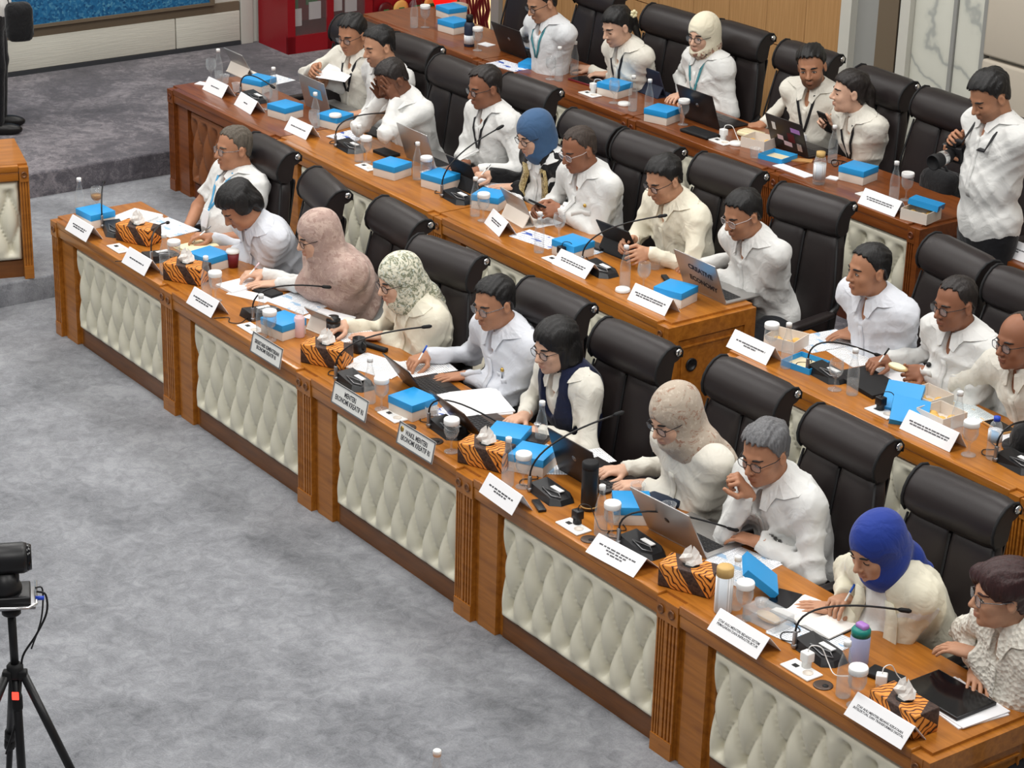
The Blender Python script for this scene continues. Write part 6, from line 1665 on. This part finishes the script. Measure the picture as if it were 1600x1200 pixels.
# black bag behind the stander, black backpack on the empty chair, black cap
P_ = PE['stander']; bp = P_['Nb']-P_['s']*.22-P_['f']*.20
t = thing('shoulder_bag', 'black bag worn by the standing person at the left frame edge', 'bag', tuple(at(30, 34, Z2+.98)), .4)
v, f = rbox_soft(-.09, .09, -.06, .06, -.13, .13, .05, 0, 5); MB().add(v, f, 0, True).build('body', 'black_cloth', t); MB().tube([(-.06, 0, .12), (-.1, -.03, .3), (-.16, -.05, .42)], .012, 8, flat=.3).build('strap', 'black_cloth', t)
t = thing('backpack', 'black backpack on the empty chair left of the photographer', 'bag', tuple(at(1468, 318, Z2+.62)), ROW_A)
v, f = rbox_soft(-.13, .13, -.08, .08, -.14, .20, .06, 0, 6); MB().add(v, f, 0, True).build('body', 'black_cloth', t); MB().tube([(-.04, 0, .19), (0, 0, .24), (.04, 0, .19)], .008, 8).build('handle', 'black_cloth', t)
MB().box(-.09, .09, -.10, -.07, -.10, .06, bev=.012).build('pocket', 'black_matte', t)
t = thing('cap', 'black cap on the desk at the right frame edge', 'cap', tuple(dpt(2, 1606, 700)), ROW_A)
MB().lathe([(.085, .0), (.085, .05), (.07, .10), (.03, .125), (0, .128)], 22).build('crown', 'black_cloth', t); MB().lathe([(.09, 0), (.115, .004), (.115, .008), (.085, .01)], 22).build('brim', 'black_cloth', t)
t = thing('cap', 'cream folded scarf on the armrest beside the floral-hijab person', 'scarf', tuple(at(1156, 160, Z2+.70)), ROW_A)
v, f = rbox_soft(-.07, .07, -.05, .05, -.02, .02, .019, 0, 4); MB().add(v, f, 0, True).build('cloth', 'cream_paper', t); t.name = 'folded_scarf'

# ---- tripod with a conference camera
X = at(45, 1375, 0)
t = thing('tripod', 'black tripod with twist-lock legs standing on the grey carpet', 'tripod', tuple(X), 0)
MB().tube([(0, 0, .22), (0, 0, .88)], .0165, 12).build('centre_column', 'black_plastic', t)
MB().tube([(0, 0, .86), (0, 0, 1.11)], .0150, 12).build('upper_column', 'black_plastic', t)
MB().lathe([(.022, .85), (.03, .86), (.03, .895), (.022, .905)], 14).build('collar', 'black_matte', t)
MB().lathe([(.018, .72), (.02, .73), (.02, .77), (.018, .78)], 14).build('lock_ring', 'black_matte', t)
MB().box(-.012, .012, -.024, -.018, .77, .80, bev=.002).build('red_light', 'amber_led', t)
MB().lathe([(.028, 1.10), (.034, 1.105), (.034, 1.125), (.02, 1.13), (.028, 1.14), (.034, 1.15)], 14).build('head', 'black_plastic', t)
for k, q in enumerate((math.radians(-20), math.radians(112), math.radians(215))):
    dx, dy = math.cos(q), math.sin(q)
    g = MB().tube([(dx*.035, dy*.035, .865), (dx*.22, dy*.22, .49)], .0155, 10).build('leg', 'black_plastic', t)
    MB().tube([(dx*.22, dy*.22, .49), (dx*.44, dy*.44, .02)], .0115, 10).build('leg_extension', 'black_plastic', g)
    for zz in (.49, .44):
        e = (.865-zz)/.375*.185+.035; MB().tube([(dx*(e-.01), dy*(e-.01), zz+.02), (dx*(e+.01), dy*(e+.01), zz-.02)], .021, 10).build('lock_ring', 'black_matte', g)
    MB().ball((dx*.45, dy*.45, .014), .014, 8, 6).build('rubber_foot', 'black_matte', g)
    MB().box(dx*.03-.016, dx*.03+.016, dy*.03-.016, dy*.03+.016, .85, .885, bev=.006).build('hinge', 'black_matte', t)
t2 = thing('conference_camera', 'black pan-tilt conference camera on the tripod', 'camera', (X[0], X[1], 1.152), math.radians(12))
MB().box(-.12, .085, -.075, .075, 0, .012, bev=.003).build('mount_plate', 'grey_metal', t2)
MB().tube([(-.12, -.085, .02), (.06, -.085, .012), (.088, -.06, .014), (.088, .08, .03)], .005, 8).build('rail', 'silver_tip', t2)
MB().box(-.12, .07, -.07, .06, .012, .045, bev=.006).build('base_box', 'black_plastic', t2)
MB().lathe([(.062, .045), (.062, .06), (.055, .075), (.05, .12)], 22, c=(-.02, 0, 0)).build('pan_base', 'black_plastic', t2)
MB().box(-.075, .035, -.03, .03, .07, .15, bev=.02).build('yoke', 'black_plastic', t2)
MB().lathe([(.030, -.075), (.052, -.07), (.055, -.02), (.055, .06), (.050, .075), (0, .075)], 22, M=Matrix.Translation((-.01, 0, .165)) @ Matrix.Rotation(math.pi/2, 4, 'Y')).build('camera_head', 'black_plastic', t2)
MB().lathe([(.045, 0), (.048, .008), (.044, .02), (0, .02)], 20, M=Matrix.Translation((.06, 0, .165)) @ Matrix.Rotation(math.pi/2, 4, 'Y')).build('lens', 'screen', t2)
cb_ = MB().tube(smooth([(.09, 0, .03), (.12, -.01, .02), (.12, -.01, -.05), (.08, .0, -.14), (.03, .0, -.22), (.02, .0, -.30), (.0, .0, -.45), (-.05, -.02, -.6)]), .004, 8).build('cable', 'black_plastic', t2)
MB().tube([(.085, -.03, .02), (.115, -.03, .018)], .008, 8).build('plug', 'blue_cap', cb_)
MB().tube(smooth([(.085, .03, .03), (.11, .03, .02), (.10, .02, -.09), (.06, .01, -.2)]), .003, 8).build('cable', 'black_plastic', t2)
